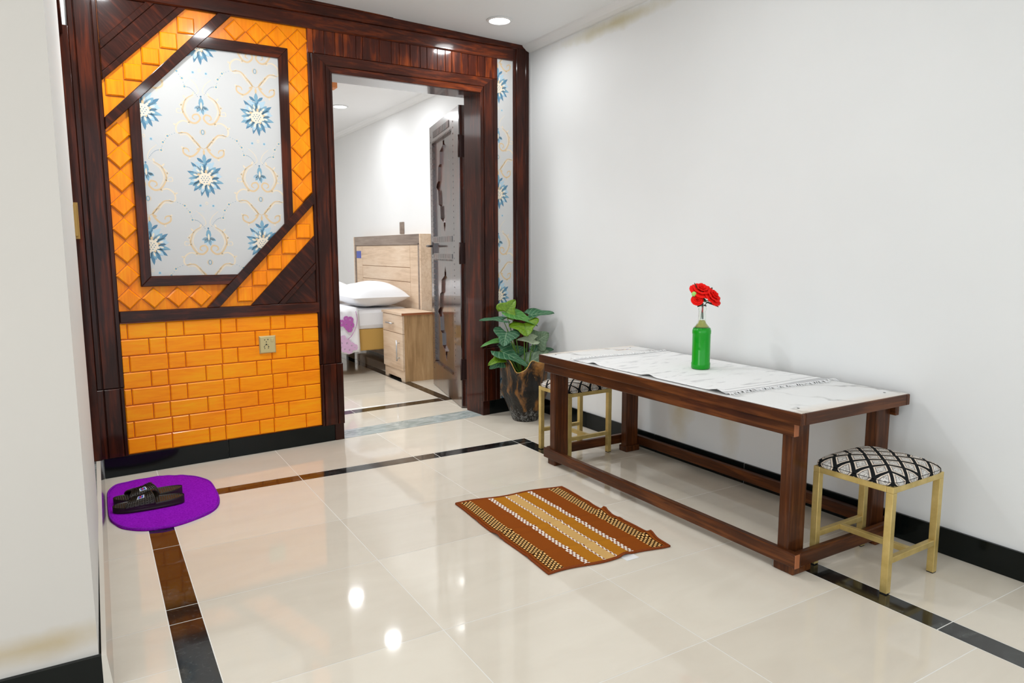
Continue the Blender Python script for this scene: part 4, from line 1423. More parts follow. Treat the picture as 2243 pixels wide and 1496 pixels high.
b.build('handle', M['steel'], dr, loc=(nx0 - 0.02, 1.57, 0.475))
b = MB().tube([(nx0 - 0.025, 1.405, 0.17), (nx0 - 0.025, 1.405, 0.345)], 0.006, 10)
b.tube([(nx0, 1.405, 0.195), (nx0 - 0.025, 1.405, 0.195)], 0.004, 8).tube([(nx0, 1.405, 0.32), (nx0 - 0.025, 1.405, 0.32)], 0.004, 8)
b.build('handle', M['steel'], dd, loc=(nx0 - 0.02, 1.405, 0.26))

sw = thing('light_switch', 'small brown light switch on the bedroom wall above the headboard', 'light switch', (0.012, 2.25, 1.29))
MB().box((0.002, 2.205, 1.235), (0.012, 2.30, 1.345)).build('plate', M['grey_oak'], sw, loc=(0.01, 2.25, 1.29), bevel=0.002)
MB().box((-0.001, 2.24, 1.275), (0.003, 2.265, 1.305)).build('rocker', M['grey_oak'], sw, loc=(0.0, 2.25, 1.29), bevel=0.001)

# ================================================================== TABLE
TX0, TX1, TY0, TY1 = -0.632, -0.022, -2.610, -1.080
tb = thing('dining_table', 'long low wooden table with white marble-effect top standing along the white wall', 'table', (-0.325, -1.845, 0))
ZT = 0.560
for x0 in (TX0, TX1 - 0.022):
    MB().box((x0, TY0, ZT - 0.040), (x0 + 0.022, TY1, ZT)).build('edge_rail', M['table_y'], tb, loc=(x0, -1.845, ZT - 0.02), bevel=0.003)
for y0 in (TY0, TY1 - 0.022):
    MB().box((TX0 + 0.022, y0, ZT - 0.040), (TX1 - 0.022, y0 + 0.022, ZT)).build('end_rail', M['table_x'], tb, loc=(-0.325, y0, ZT - 0.02), bevel=0.003)
MB().box((TX0 + 0.006, TY0 + 0.006, ZT - 0.012), (TX1 - 0.006, TY1 - 0.006, ZT + 0.0012)).build('table_top', M['table_marble'], tb, loc=(-0.325, -1.845, ZT), bevel=0.0008)
b = MB().box((TX0 + 0.014, TY0 + 0.034, ZT - 0.085), (TX0 + 0.0365, TY1 - 0.03, ZT - 0.0405))
ap_ = b.build('apron', M['table_y'], tb, loc=(TX0 + 0.03, -1.845, ZT - 0.06), bevel=0.003)
MB().box((TX0 + 0.0145, TY0 + 0.033, ZT - 0.0845), (TX0 + 0.036, TY0 + 0.037, ZT - 0.041)).build('end_grain', M['copper_edge'], ap_, loc=(TX0 + 0.03, TY0 + 0.035, ZT - 0.06), bevel=0.001)
b = MB().box((TX1 - 0.0245, TY0 + 0.034, ZT - 0.085), (TX1 - 0.004, TY1 - 0.03, ZT - 0.0405))
b.build('apron', M['table_y'], tb, loc=(TX1 - 0.03, -1.845, ZT - 0.06), bevel=0.003)
legs = {'fr': (-0.595, -0.512, -2.556, -2.512), 'fl': (-0.595, -0.512, -1.172, -1.128), 'br': (-0.128, -0.047, -2.556, -2.512), 'bl': (-0.128, -0.047, -1.172, -1.128)}
for k, (x0, x1, y0, y1) in legs.items():
    lg = MB().box((x0, y0, 0.030), (x1, y1, ZT - 0.0405)).build('leg', M['table_z'], tb, loc=((x0 + x1) / 2, (y0 + y1) / 2, 0.03), bevel=0.004)
    MB().box((x0 - 0.008, y0 - (0.030 if y0 < -2 else 0.012), 0.0), (x1 + 0.004, y1 + 0.006, 0.031)).build('foot_block', M['table_z'], lg, loc=((x0 + x1) / 2, (y0 + y1) / 2, 0.0), bevel=0.004)
b = MB().box((-0.612, -2.598, 0.030), (-0.585, -1.095, 0.079))
fr_ = b.build('stretcher', M['table_y'], tb, loc=(-0.6, -1.845, 0.055), bevel=0.004)
MB().box((-0.6125, -2.6005, 0.031), (-0.590, -2.5975, 0.078)).build('end_grain', M['copper_edge'], fr_, loc=(-0.6, -2.585, 0.055), bevel=0.001)
MB().box((-0.600, -2.583, 0.0), (-0.597, -2.50, 0.029)).build('repair_tape', M['tape'], fr_, loc=(-0.6, -2.56, 0.015))
MB().box((-0.046, -2.575, 0.030), (-0.020, -1.115, 0.079)).build('stretcher', M['table_y'], tb, loc=(-0.05, -1.845, 0.055), bevel=0.004)
MB().box((-0.585, -2.598, 0.030), (-0.052, -2.574, 0.079)).build('stretcher', M['table_x'], tb, loc=(-0.3, -2.59, 0.055), bevel=0.004)
MB().box((-0.585, -1.108, 0.030), (-0.030, -1.084, 0.079)).build('stretcher', M['table_x'], tb, loc=(-0.3, -1.1, 0.055), bevel=0.004)
for x in (-0.57, -0.085):
    for y in (-2.55, -1.14):
        MB().lathe([(0.0045, 0), (0.0045, 0.0006)], (x, y, ZT + 0.0012), 10).build('screw', M['black'], tb, loc=(x, y, ZT))
b = MB()
rnd = random.Random(2)
b.box((-0.22, -1.200, ZT + 0.0011), (-0.13, -1.165, ZT + 0.0016), 0)
for k in range(14):
    x = -0.215 + 0.006 * k
    b.box((x, -1.196 + rnd.random() * 0.01, ZT + 0.0014), (x + 0.003, -1.186 + rnd.random() * 0.014, ZT + 0.0018), 1)
b.build('faded_label', [M['wp_cream'], M['sticker_blue']], tb, loc=(-0.17, -1.18, ZT))

# table runner
ZR = ZT + 0.0035
rn = thing('table_runner', 'white table runner with grey bands and white fringes lying across the table', 'table runner', (-0.32, -1.815, ZT + 0.002))


def runner(u, v):
    x = TX0 + 0.028 + (TX1 - 0.012 - TX0 - 0.028) * u
    y = -2.285 + 0.935 * v + (0.012 * math.sin(u * 4 + 1) if v in (0, 1) else 0)
    z = ZR + 0.0012 * math.sin(u * 9 + v * 5) + 0.0012
    if u < 0.08:
        z += 0.010 * max(0, math.sin(v * 16 + 0.6)) ** 8 * (1 - u / 0.08)
    return (x, y, z, u, v)


MB().grid(40, 60, runner).build('cloth', M['runner'], rn, loc=(-0.32, -1.815, ZR), solid=0.002)
for end, sg in ((-2.285, -1), (-1.350, 1)):
    b = MB()
    rnd = random.Random(9)
    for k in range(64):
        u = (k + 0.5) / 64
        x = TX0 + 0.028 + (TX1 - 0.012 - TX0 - 0.028) * u + rnd.uniform(-0.002, 0.002)
        L = rnd.uniform(0.018, 0.034)
        dx = rnd.uniform(-0.010, 0.010)
        h = rnd.uniform(0.001, 0.007)
        yy = end + 0.012 * math.sin(u * 4 + 1)
        b.tube([(x, yy - sg * 0.003, ZR + 0.002), (x + dx * 0.5, yy + sg * L * 0.5, ZR + 0.001 + h), (x + dx, yy + sg * L, ZR + 0.0005)], [0.0022, 0.0018, 0.0012], 5)
    b.build('fringe', M['fringe'], rn, loc=(-0.32, end, ZR))

# bottle
BX, BY = -0.290, -1.845
ZB = ZR + 0.0045
bo = thing('bottle', 'clear glass bottle filled with bright green standing on the table runner', 'bottle', (BX, BY, ZB))
outer = [(0.010, 0.0), (0.037, 0.0), (0.0405, 0.004), (0.0405, 0.024), (0.0385, 0.030), (0.0385, 0.150), (0.0398, 0.154), (0.0398, 0.166), (0.036, 0.178), (0.026, 0.190), (0.0185, 0.200), (0.0165, 0.212), (0.0155, 0.252), (0.0170, 0.254), (0.0175, 0.262), (0.0155, 0.266), (0.0165, 0.270), (0.0160, 0.276)]
bd = [q for q in outer if q[1] <= 0.179]
MB().lathe(bd + [(0.030, 0.1805)], (BX, BY, ZB), 48).build('body', M['green_liquid'], bo, loc=(BX, BY, ZB))
MB().lathe([(0.030, 0.1812), (0.0235, 0.1895), (0.0165, 0.198), (0.0145, 0.205), (0.010, 0.211)], (BX, BY, ZB), 32).build('foam', M['yellow_foam'], bo, loc=(BX, BY, ZB + 0.18))
nk = [q for q in outer if q[1] >= 0.178]
MB().lathe(nk + [(r - 0.0016, z) for r, z in nk[::-1]], (BX, BY, ZB), 40, close=False).build('neck', M['glass'], bo, loc=(BX, BY, ZB + 0.2))

# roses
rz = thing('rose_bouquet', 'bunch of artificial red roses with dark leaves standing in the green bottle', 'flowers', (BX, BY, ZB + 0.24))


def rose(c, r, ax, name='bloom'):
    c = Vector(c)
    ax = Vector(ax).normalized()
    e1 = ax.cross(Vector((0.3, 1, 0.1))).normalized()
    e2 = ax.cross(e1)
    b = MB()
    rnd = random.Random(int(c.x * 1e4))
    for n, rad, hgt, op, w_ in ((3, 0.26, 0.55, 0.1, 1.3), (5, 0.5, 0.52, 0.35, 0.95), (6, 0.78, 0.42, 0.75, 0.75), (7, 1.0, 0.22, 1.2, 0.62)):
        for k in range(n):
            a0 = 2 * PI * k / n + rad * 3

            def pet(u, v, a0=a0, rad=rad, hgt=hgt, op=op, w_=w_):
                a = a0 + (u - 0.5) * 2 * w_ * (0.45 + 0.55 * math.sin(PI * min(1, v * 0.75 + 0.1)))
                rr = r * (0.10 + (rad - 0.10) * (v ** 0.8)) * (1 + 0.10 * op * v * v)
                z = r * (hgt * math.sin(v * PI * 0.55) - 0.10 * op * v ** 3 - 0.12 * rad) + r * 0.05 * math.sin(u * 9 + a0) * v
                z -= 0.06 * r * (abs(u - 0.5) * 2) ** 2 * v
                p = c + (e1 * math.cos(a) + e2 * math.sin(a)) * rr + ax * z
                return (*p, u, v)
            b.grid(6, 6, pet)
    return b.build(name, M['rose'], rz, loc=tuple(c), solid=0.0006)


rA, rB, rC = (-0.297, -1.842, ZB + 0.338), (-0.262, -1.872, ZB + 0.313), (-0.330, -1.852, ZB + 0.300)
rose(rA, 0.046, (-0.2, -0.55, 0.85))
rose(rB, 0.044, (0.2, -0.75, 0.6))
rose(rC, 0.024, (-0.5, -0.6, 0.5))
b = MB()
for t in (rA, rB, rC, (-0.335, -1.84, ZB + 0.325), (-0.245, -1.86, ZB + 0.29)):
    b.tube(catmull([(BX + (t[0] - BX) * -0.12, BY + (t[1] - BY) * -0.1, ZB + 0.215), (BX, BY, ZB + 0.262), (BX + (t[0] - BX) * 0.45, BY + (t[1] - BY) * 0.45, ZB + 0.285), (t[0], t[1], t[2] - 0.006)], 5), 0.0014, 6)
b.build('stem', M['stem_dark'], rz, loc=(BX, BY, ZB + 0.25))
MB().tube([(BX, BY, ZB + 0.245), (BX + 0.001, BY, ZB + 0.268)], 0.0035, 8).build('binding_tape', M['red_tape'], rz, loc=(BX, BY, ZB + 0.25))


def small_leaf(base, tip, wd, mat, name='leaf', parent=rz, nrm=(0, -0.4, 1)):
    base, tip = Vector(base), Vector(tip)
    d = tip - base
    sd = d.cross(Vector(nrm)).normalized()
    up = sd.cross(d).normalized()

    def fn(u, v):
        ww = wd * math.sin(PI * min(1, v ** 0.8)) ** 0.8
        p = base + d * v + sd * (2 * u - 1) * ww + up * (0.25 * wd * abs(2 * u - 1) - 0.3 * wd * v * v)
        return (*p, 2 * u - 1, v)
    return MB().grid(6, 8, fn).build(name, mat, parent, loc=tuple(base), solid=0.0006)


for ba, ti in [((-0.29, -1.845, ZB + 0.285), (-0.335, -1.86, ZB + 0.272)), ((-0.285, -1.85, ZB + 0.288), (-0.315, -1.87, ZB + 0.315)), ((-0.28, -1.85, ZB + 0.288), (-0.235, -1.885, ZB + 0.270)), ((-0.29, -1.84, ZB + 0.30), (-0.325, -1.83, ZB + 0.372)), ((-0.27, -1.85, ZB + 0.31), (-0.240, -1.85, ZB + 0.352)), ((-0.29, -1.85, ZB + 0.29), (-0.30, -1.885, ZB + 0.300))]:
    small_leaf(ba, ti, 0.011, M['rose_leaf'])
MB().lathe([(0.001, -0.011), (0.008, -0.008), (0.011, 0), (0.008, 0.008), (0.001, 0.011)], (-0.340, -1.842, ZB + 0.325), 12).build('bud', M['lime_bud'], rz, loc=(-0.34, -1.842, ZB + 0.325))

# ================================================================== STOOLS
def stool(cx, cy, rot, lx, ly, label, loc_h=0.35):
    t = thing('stool', label, 'stool', (cx, cy, 0), 'gold framed stools')
    c, s = math.cos(rot), math.sin(rot)
    f = lambda x, y, z: Vector((cx + x * c - y * s, cy + x * s + y * c, z))
    r = 0.0115
    X, Y = lx / 2 - r, ly / 2 - r
    for sx in (-1, 1):
        for sy in (-1, 1):
            b = MB(f)
            b.box((sx * X - r, sy * Y - r, 0.003), (sx * X + r, sy * Y + r, loc_h - 0.020))
            b.build('leg', M['gold'], t, loc=tuple(f(sx * X, sy * Y, 0)), bevel=0.0015)
            MB(f).box((sx * X - r + .001, sy * Y - r + .001, 0.0), (sx * X + r - .001, sy * Y + r - .001, 0.003)).build('foot_cap', M['black'], t, loc=tuple(f(sx * X, sy * Y, 0)))
    b = MB(f)
    for sy in (-1, 1):
        b.box((-X - r, sy * Y - r, loc_h - 0.020), (X + r, sy * Y + r, loc_h))
    for sx in (-1, 1):
        b.box((sx * X - r, -Y + r, loc_h - 0.020), (sx * X + r, Y - r, loc_h))
    b.build('seat_frame', M['gold'], t, loc=(cx, cy, loc_h), bevel=0.0015)
    for sy in (-1, 1):
        MB(f).box((-X + r, sy * Y - 0.009, 0.098), (X - r, sy * Y + 0.009, 0.117)).build('stretcher', M['gold'], t, loc=tuple(f(0, sy * Y, 0.107)), bevel=0.0015)
    MB(f).box((-0.010, -Y + 0.009, 0.098), (0.010, Y - 0.009, 0.117)).build('cross_bar', M['gold'], t, loc=tuple(f(0, 0, 0.107)), bevel=0.0015)
    b = MB(f)
    hx, hy = lx / 2 + 0.004, ly / 2 + 0.004

    def top(u, v):
        a, d = 2 * u - 1, 2 * v - 1
        # rounded square plan
        k = 1 / max(1e-6, (abs(a) ** 8 + abs(d) ** 8) ** (1 / 8)) * max(abs(a), abs(d)) if (a or d) else 1
        e = max(abs(a), abs(d))
        prof = (1 - e ** 4.2) ** 0.75 if e < 1 else 0
        z = loc_h + 0.014 + 0.036 * prof - 0.004 * (a * a + d * d) * prof
        x, y = a * k * hx, d * k * hy
        return (x, y, z, u, v)
    b.grid(32, 32, top)
    ring = []
    n = 32
    for i in range(n): ring.append((i / n, 0))
    for i in range(n): ring.append((1, i / n))
    for i in range(n): ring.append((1 - i / n, 1))
    for i in range(n): ring.append((0, 1 - i / n))
    vs, uvs = [], []
    for lvl, (zz, k) in enumerate([(0.012, 1.0), (0.004, 1.006), (0.0005, 0.985)]):
        for u, v in ring:
            x, y, _, _, _ = top(u, v)
            vs.append((x * k, y * k, loc_h + zz))
            uvs.append((u + (u - 0.5) * 0.04 * lvl, v + (v - 0.5) * 0.04 * lvl))
    m_ = len(ring)
    b.add(vs, [(l * m_ + (i + 1) % m_, l * m_ + i, (l + 1) * m_ + i, (l + 1) * m_ + (i + 1) % m_) for l in range(2) for i in range(m_)], 0, uvs, True)
    b.add([vs[2 * m_ + i] for i in range(m_)], [tuple(range(m_))], 0, [uvs[2 * m_ + i] for i in range(m_)])
    b.build('cushion', M['cushion'], t, loc=(cx, cy, loc_h))
    return t


stool(-0.317, -2.683, 0.02, 0.300, 0.276, 'gold framed stool with black lattice cushion at the near right end of the table')
stool(-0.348, -1.003, 0.03, 0.290, 0.268, 'gold framed stool half under the far left end of the table, beside the plant pot')

# ================================================================== POTTED PLANT
PX, PY = -0.200, -0.262
pl = thing('potted_plant', 'artificial broad-leaved plant in a black and gold rough pot in the corner', 'potted plant', (PX, PY, 0))
lob = lambda a, z: 1 + (0.045 * math.sin(5 * a + 0.8) + 0.03 * math.sin(9 * a + 2)) * min(1, z / 0.12)
ang = math.atan2(-0.85, -0.51)  # side facing the camera


def rimz(a):
    d = math.atan2(math.sin(a - ang), math.cos(a - ang))
    z = 0.398 + 0.012 * math.sin(6 * a + 1)
    z -= 0.064 * math.exp(-((d + 0.18) / 0.36) ** 4)
    z -= 0.03 * math.exp(-((d - 2.4) / 0.5) ** 2)
    return z


b = MB()
SEG = 72
prof = [(0.078, 0.0), (0.084, 0.008), (0.090, 0.03), (0.108, 0.09), (0.130, 0.15), (0.150, 0.198), (0.144, 0.225), (0.138, 0.27), (0.142, 0.32), (0.150, 0.36), (0.158, 0.398)]
vs, fs = [], []
for r, z in prof + [(0.147, 0.392), (0.132, 0.33), (0.126, 0.27)]:
    for k in range(SEG):
        a = 2 * PI * k / SEG
        zz = z if z < 0.23 else 0.23 + (z - 0.23) * (rimz(a) - 0.23) / 0.168
        rr = r * lob(a, z)
        vs.append((PX + rr * math.cos(a), PY + rr * math.sin(a), zz))
nr = len(prof) + 3
for i in range(nr - 1):
    for k in range(SEG):
        l = (k + 1) % SEG
        fs.append((i * SEG + k, i * SEG + l, (i + 1) * SEG + l, (i + 1) * SEG + k))
fs.append(tuple(range(SEG))[::-1])
b.add(vs, fs, 0, smooth=True)
pot = b.build('pot', M['pot'], pl, loc=(PX, PY, 0))
rimpts = []
for k in range(SEG + 1):
    a = 2 * PI * k / SEG
    rr = 0.154 * lob(a, 0.4)
    rimpts.append((PX + rr * math.cos(a), PY + rr * math.sin(a), rimz(a) + 0.001))
MB().tube(rimpts, 0.0032, 6).build('rim', M['pot_gold'], pot, loc=(PX, PY, 0.39))
MB().lathe([(0.005, 0.285), (0.128, 0.280)], (PX, PY, 0), 40, close=False).build('soil', M['soil'], pot, loc=(PX, PY, 0.28))


def big_leaf(base, tip, wd, mat, nrm=(-0.3, -0.5, 0.8), droop=0.12, fold=0.10, back=0.26, name='leaf'):
    base, tip = Vector(base), Vector(tip)
    d = tip - base
    L = d.length
    sd = d.cross(Vector(nrm)).normalized()
    up = sd.cross(d).normalized()
    rnd = random.Random(int(abs(base.x * 1e4)))
    ph = rnd.random() * 6

    def fn(u, v):
        a = 2 * u - 1
        wv = 1.18 * wd * (0.62 + 0.38 * math.sin(PI * min(1.0, v * 1.6 + 0.12))) * max(0.0, (1 - v ** 2.3)) ** 0.72
        bk = -back * L * (abs(a) ** 1.4) * (1 - v) ** 1.5
        if v == 0:
            wv *= 0.72
        p = base + d * v + (d / L) * bk + sd * a * wv
        z = fold * wd * (abs(a) * (1 - 0.55 * abs(a))) * 2.0 - droop * L * (v - 0.35) ** 2 + 0.05 * wd * math.sin(8 * v + ph + 2 * a) * abs(a)
        p += up * z
        return (*p, a, v)
    return MB().grid(14, 14, fn).build(name, mat, pl, loc=tuple(base), solid=0.0012)


LV = [
    ((-0.296, -0.180, 0.690), (-0.232, -0.196, 0.768), 0.062, 'leaf_lime', (-0.45, -0.75, 0.35), 0.1),
    ((-0.318, -0.188, 0.642), (-0.469, -0.150, 0.650), 0.052, 'leaf_teal', (0.05, -0.25, 1.0), 0.15),
    ((-0.262, -0.190, 0.684), (-0.151, -0.334, 0.617), 0.060, 'leaf_green', (-0.1, -0.35, 0.85), 0.18),
    ((-0.150, -0.226, 0.668), (-0.037, -0.344, 0.693), 0.062, 'leaf_teal', (-0.2, -0.4, 0.9), 0.22),
    ((-0.215, -0.270, 0.622), (-0.235, -0.350, 0.548), 0.085, 'leaf_lime', (-0.4, -0.7, 0.45), 0.1),
    ((-0.322, -0.238, 0.570), (-0.372, -0.280, 0.485), 0.074, 'leaf_teal', (-0.35, -0.75, 0.6), 0.12),
    ((-0.128, -0.290, 0.505), (-0.066, -0.334, 0.558), 0.072, 'leaf_grey', (-0.4, -0.8, 0.3), 0.08),
    ((-0.350, -0.184, 0.512), (-0.472, -0.165, 0.488), 0.032, 'leaf_green', (0.0, -0.3, 1.0), 0.3),
    ((-0.160, -0.310, 0.520), (-0.268, -0.275, 0.525), 0.045, 'leaf_pale', (-0.1, -0.6, 0.9), 0.2),
    ((-0.285, -0.188, 0.425), (-0.174, -0.235, 0.450), 0.070, 'leaf_teal', (-0.4, -0.7, 0.5), 0.1),
    ((-0.362, -0.235, 0.452), (-0.245, -0.380, 0.372), 0.060, 'leaf_teal', (-0.2, -0.5, 0.85), 0.25),
    ((-0.352, -0.238, 0.415), (-0.462, -0.245, 0.375), 0.042, 'leaf_lime', (-0.3, -0.6, 0.75), 0.2),
    ((-0.196, -0.285, 0.365), (-0.080, -0.356, 0.452), 0.068, 'leaf_grey', (-0.5, -0.6, 0.55), 0.2),
    ((-0.352, -0.235, 0.388), (-0.440, -0.222, 0.345), 0.040, 'leaf_teal', (-0.3, -0.8, 0.4), 0.15),
    ((-0.130, -0.250, 0.430), (-0.030, -0.330, 0.455), 0.050, 'leaf_teal', (-0.3, -0.5, 0.8), 0.25),
]
for (ba, ti, wd, mt_, nr_, dp) in LV:
    big_leaf(ba, ti, wd, M[mt_], nr_, dp)
    base = Vector(ba)
    root = Vector((PX + (ba[0] - PX) * 0.22, PY + (ba[1] - PY) * 0.3, 0.29))
    mid = root.lerp(base, 0.55) + Vector((0, 0, 0.035))
    MB().tube(catmull([root, mid, base], 8), [0.0042] * 6 + [0.0034] * 6 + [0.0026] * 5, 7).build('stem', M['stem'], pl, loc=tuple(root))

# ================================================================== RUGS
rug = thing('striped_rug', 'brown and ochre striped rug with checked borders on the floor beside the table', 'rug', (-1.03, -1.81, 0))
C00, C10, C11, C01 = Vector((-1.270, -1.405, 0)), Vector((-0.762, -1.459, 0)), Vector((-0.788, -2.195, 0)), Vector((-1.292, -2.156, 0))


def rugz(u, v):
    z = 0.0035
    for v0, wd_, h, ph in ((0.50, 0.018, 0.006, 0.4), (0.58, 0.014, 0.004, 2.0), (0.82, 0.016, 0.0045, 3.0), (0.30, 0.03, 0.003, 5.0)):
        vv = v0 + 0.04 * (u - 0.5) + 0.01 * math.sin(u * 5 + ph)
        z += h * math.exp(-((v - vv) / wd_) ** 2)
    z += 0.020 * math.exp(-((v - 0.475) / 0.022) ** 2) * max(0, (u - 0.86) / 0.14) ** 1.5
    z += 0.012 * math.exp(-((v - 0.86) / 0.03) ** 2) * max(0, (u - 0.88) / 0.12) ** 1.5
    z += 0.010 * math.exp(-((v - 0.52) / 0.022) ** 2) * max(0, (0.12 - u) / 0.12) ** 1.5
    z += 0.008 * math.exp(-((u - 0.62) / 0.04) ** 2) * max(0, (v - 0.94) / 0.06)
    return z


def rugp(u, v):
    p = C00.lerp(C10, u).lerp(C01.lerp(C11, u), v)
    p.x += 0.006 * math.sin(v * 9 + 1) * (abs(u - 0.5) * 2) ** 3 * (1 if u > 0.5 else 0.6)
    p.y += 0.007 * math.sin(u * 11) * (abs(v - 0.5) * 2) ** 3
    return p


MB().grid(60, 90, lambda u, v: (*rugp(u, v)[:2], rugz(u, v), u, v)).build('pile', M['rug'], rug, loc=(-1.03, -1.81, 0.0), solid=0.005)
ed = [(k / 40, 0) for k in range(41)] + [(1, k / 60) for k in range(1, 61)] + [(1 - k / 40, 1) for k in range(1, 41)] + [(0, 1 - k / 60) for k in range(1, 61)]
MB().tube([(*rugp(u, v)[:2], rugz(u, v) + 0.0012) for u, v in ed], 0.0042, 6).build('binding', M['rug_bind'], rug, loc=(-1.03, -1.81, 0.0))
b = MB()
b.box((-1.000, -2.212, 0.0006), (-0.945, -2.170, 0.0016))
b.build('care_tag', M['white'], rug, loc=(-0.97, -2.19, 0.0))

mat_ = thing('bath_mat', 'purple oval terry mat on the floor by the left wall', 'mat', (-2.34, -0.70, 0))
ol = [(-2.545, -0.555), (-2.540, -0.459), (-2.511, -0.384), (-2.454, -0.359), (-2.397, -0.348), (-2.333, -0.345), (-2.299, -0.352), (-2.262, -0.372), (-2.226, -0.388), (-2.19, -0.422), (-2.148, -0.485), (-2.124, -0.569), (-2.121, -0.660), (-2.121, -0.751), (-2.129, -0.846), (-2.149, -0.916), (-2.18, -0.964), (-2.223, -1.000), (-2.286, -1.035), (-2.343, -1.051), (-2.401, -1.046), (-2.455, -1.018), (-2.503, -0.964), (-2.526, -0.905), (-2.542, -0.840), (-2.546, -0.75), (-2.546, -0.65)]
ol = [tuple(p[:2]) for p in catmull([(x, y, 0) for x, y in ol + ol[:1]], 4)][:-1]
cx_, cy_ = -2.335, -0.70
b = MB()
n = len(ol)
vs, fs = [], []
rings = [0.0, 0.3, 0.6, 0.85, 0.95, 1.0]
for k in rings[1:]:
    for i, (x, y) in enumerate(ol):
        hh = 0.0085 + 0.0022 * math.sin(14 * x + 9 * y) * k - (0.003 if k == 1.0 else 0)
        if k > 0.9:
            hh += 0.003 * math.sin(i * 0.55) ** 2
        vs.append((cx_ + (x - cx_) * k, cy_ + (y - cy_) * k, hh))
vs.append((cx_, cy_, 0.0085))
ctr = len(vs) - 1
for i in range(n):
    fs.append((ctr, (i + 1) % n, i) if False else (ctr, i, (i + 1) % n))
for r_ in range(len(rings) - 2):
    for i in range(n):
        j = (i + 1) % n
        fs.append((r_ * n + i, (r_ + 1) * n + i, (r_ + 1) * n + j, r_ * n + j))
o_ = len(vs)
vs += [(x, y, 0.0005) for x, y in ol]
last = (len(rings) - 2) * n
for i in range(n):
    j = (i + 1) % n
    fs.append((last + i, o_ + i, o_ + j, last + j))
fs.append(tuple(o_ + i for i in range(n)))
b.add(vs, fs, 0, smooth=True)
b.build('pile', M['purple'], mat_, loc=(cx_, cy_, 0), recalc=True)
MB().tube([(cx_ + (x - cx_) * 0.985, cy_ + (y - cy_) * 0.985, 0.0075 + 0.0015 * math.sin(i * 0.55) ** 2) for i, (x, y) in enumerate(ol + ol[:1])], 0.0045, 6).build('binding', M['purple_edge'], mat_, loc=(cx_, cy_, 0))


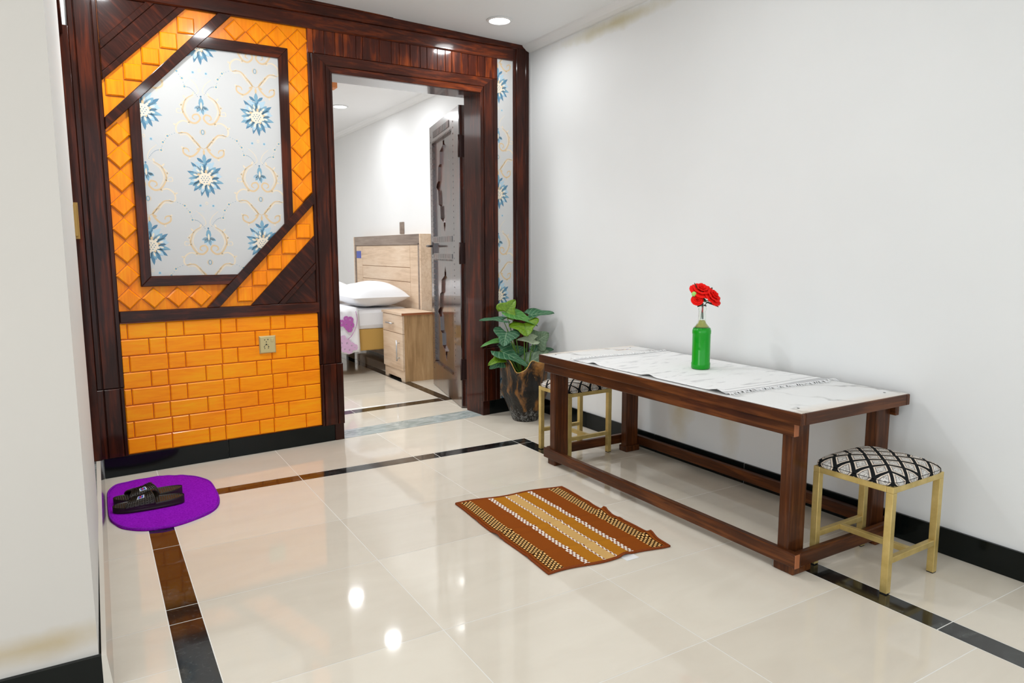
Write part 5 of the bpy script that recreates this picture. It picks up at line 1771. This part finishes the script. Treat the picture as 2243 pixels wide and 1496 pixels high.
# ================================================================== SLIPPERS
def slipper(cx, cy, rot, label, mir=1):
    t = thing('slipper', label, 'slipper', (cx, cy, 0.012), 'pair of slippers')
    c, s = math.cos(rot), math.sin(rot)
    f = lambda x, y, z: Vector((cx + x * c - y * s * 1.0, cy + x * s + y * c, 0.0115 + z))
    # toe towards -x
    L = 0.27

    def half(x):
        k = (x + L / 2) / L
        wv = 0.047 * max(0.0, 1 - abs(2 * k - 1) ** 3.0) ** 0.5
        wv *= 1.04 - 0.16 * max(0.0, k - 0.3)
        return max(wv, 0.0015)
    N = 44
    b = MB(f)
    up, lo = [], []
    for i in range(N + 1):
        x = -L / 2 + L * (0.5 - 0.5 * math.cos(PI * i / N))
        h = half(x)
        up.append((x, h + 0.004 * mir * math.sin(PI * i / N)))
        lo.append((x, -h + 0.004 * mir * math.sin(PI * i / N)))
    ring = lo + up[::-1][1:-1] if False else lo + up[::-1]
    m_ = len(ring)
    vs, fs = [], []
    lv = [(0.0, 0.96), (0.005, 1.0), (0.010, 0.985), (0.018, 1.0), (0.022, 0.975), (0.0195, 0.90)]
    ztop = lambda x: 0.004 * ((x / (L / 2)) ** 2) + (0.006 if x > 0.04 else 0.006 * max(0, (x + 0.02) / 0.06) if x > -0.02 else 0)
    for z, k in lv:
        for x, y in ring:
            zz = z * (1 + (ztop(x) / 0.022 if z > 0.015 else ztop(x) * z / 0.0006 * 0.0))
            vs.append((x * (0.985 + 0.015 * k) if k < 1 else x, y * k, zz))
    for r_ in range(len(lv) - 1):
        for i in range(m_):
            j = (i + 1) % m_
            fs.append((r_ * m_ + i, r_ * m_ + j, (r_ + 1) * m_ + j, (r_ + 1) * m_ + i))
    for i in range(N):
        fs.append((i, 2 * N + 1 - i, 2 * N - i, i + 1))
        q = (len(lv) - 1) * m_
        fs.append((q + i, q + i + 1, q + 2 * N - i, q + 2 * N + 1 - i))
    b.add(vs, fs, 0, smooth=False)
    # massage studs on the footbed
    for i in range(30):
        x = -L / 2 + 0.012 + i * 0.0086
        h = half(x) - 0.010
        nn = int(h * 2 / 0.0095)
        for j in range(nn + 1):
            y = -h + 2 * h * j / max(1, nn) + 0.004 * mir
            if abs(x + 0.026) < 0.036:
                continue
            z0 = 0.0190 + ztop(x) * 0.88
            b.add([(x - 0.003, y - 0.003, z0), (x + 0.003, y - 0.003, z0), (x + 0.003, y + 0.003, z0), (x - 0.003, y + 0.003, z0), (x, y, z0 + 0.0035)], [(0, 1, 4), (1, 2, 4), (2, 3, 4), (3, 0, 4)])
    so_ = b.build('sole', M['rubber'], t, loc=(cx, cy, 0.0115), recalc=True)
    # broad strap over the forefoot

    def strap(u, v, off=0.0):
        a = PI * (0.02 + 0.96 * v)
        wide = 0.036 + 0.022 * abs(math.cos(a))
        xc = -0.026 + 0.008 * math.cos(a) * mir
        x = xc + (2 * u - 1) * wide * (1.0)
        hgt = 0.030 + 0.022 * u
        y = (0.0455 + off) * math.cos(a) + 0.004 * mir
        z = 0.014 + (hgt + off) * math.sin(a) ** 0.75
        return (x, y, z, u, v)
    st = MB(f).grid(16, 24, strap).build('strap', M['rubber'], t, loc=(cx, cy, 0.03), solid=0.005)
    b = MB(f)
    for i in range(11):
        for j in range(17):
            u, v = (i + 0.7) / 12, (j + 0.5 + 0.5 * (i % 2)) / 18
            if 0.26 < v < 0.50 and 0.3 < u < 0.72 and mir > 0 or 0.26 < v < 0.50 and 0.3 < u < 0.72:
                continue
            p = strap(u, v, 0.0028)
            q = strap(u, v, 0.0065)
            e = 0.0026
            b.add([(p[0] - e, p[1], p[2] - e * 0.6), (p[0] + e, p[1], p[2] - e * 0.6), (p[0] + e, p[1], p[2] + e * 0.6), (p[0] - e, p[1], p[2] + e * 0.6), q[:3]], [(0, 1, 4), (1, 2, 4), (2, 3, 4), (3, 0, 4), (3, 2, 1, 0)])
    for uu in (0.03, 0.97):
        b.tube([strap(uu, k / 20, 0.002)[:3] for k in range(21)], 0.0028, 6)
    b.build('strap_relief', M['rubber'], st, loc=(cx, cy, 0.04), recalc=True)
    # small badge: white border, blue field, red mark
    vv = lambda k: (1 - k)
    b = MB(f)
    for (u0, u1, v0, v1, off, mi) in ((0.36, 0.64, 0.60, 0.74, 0.0040, 0), (0.40, 0.60, 0.615, 0.725, 0.0044, 1), (0.45, 0.52, 0.635, 0.700, 0.0048, 2)):
        for i in range(4):
            va, vb = v0 + (v1 - v0) * i / 4, v0 + (v1 - v0) * (i + 1) / 4
            b.add([strap(u0, va, off)[:3], strap(u1, va, off)[:3], strap(u1, vb, off)[:3], strap(u0, vb, off)[:3]], [(0, 1, 2, 3)], mi)
    b.build('badge', [M['white'], M['blue_print'], M['red_print']], st, loc=(cx, cy, 0.05))
    return t


slipper(-2.395, -0.782, -0.02, 'dark brown studded rubber slipper nearest the camera on the purple mat', 1)
slipper(-2.390, -0.664, 0.03, 'dark brown studded rubber slipper behind the nearer one on the purple mat', -1)
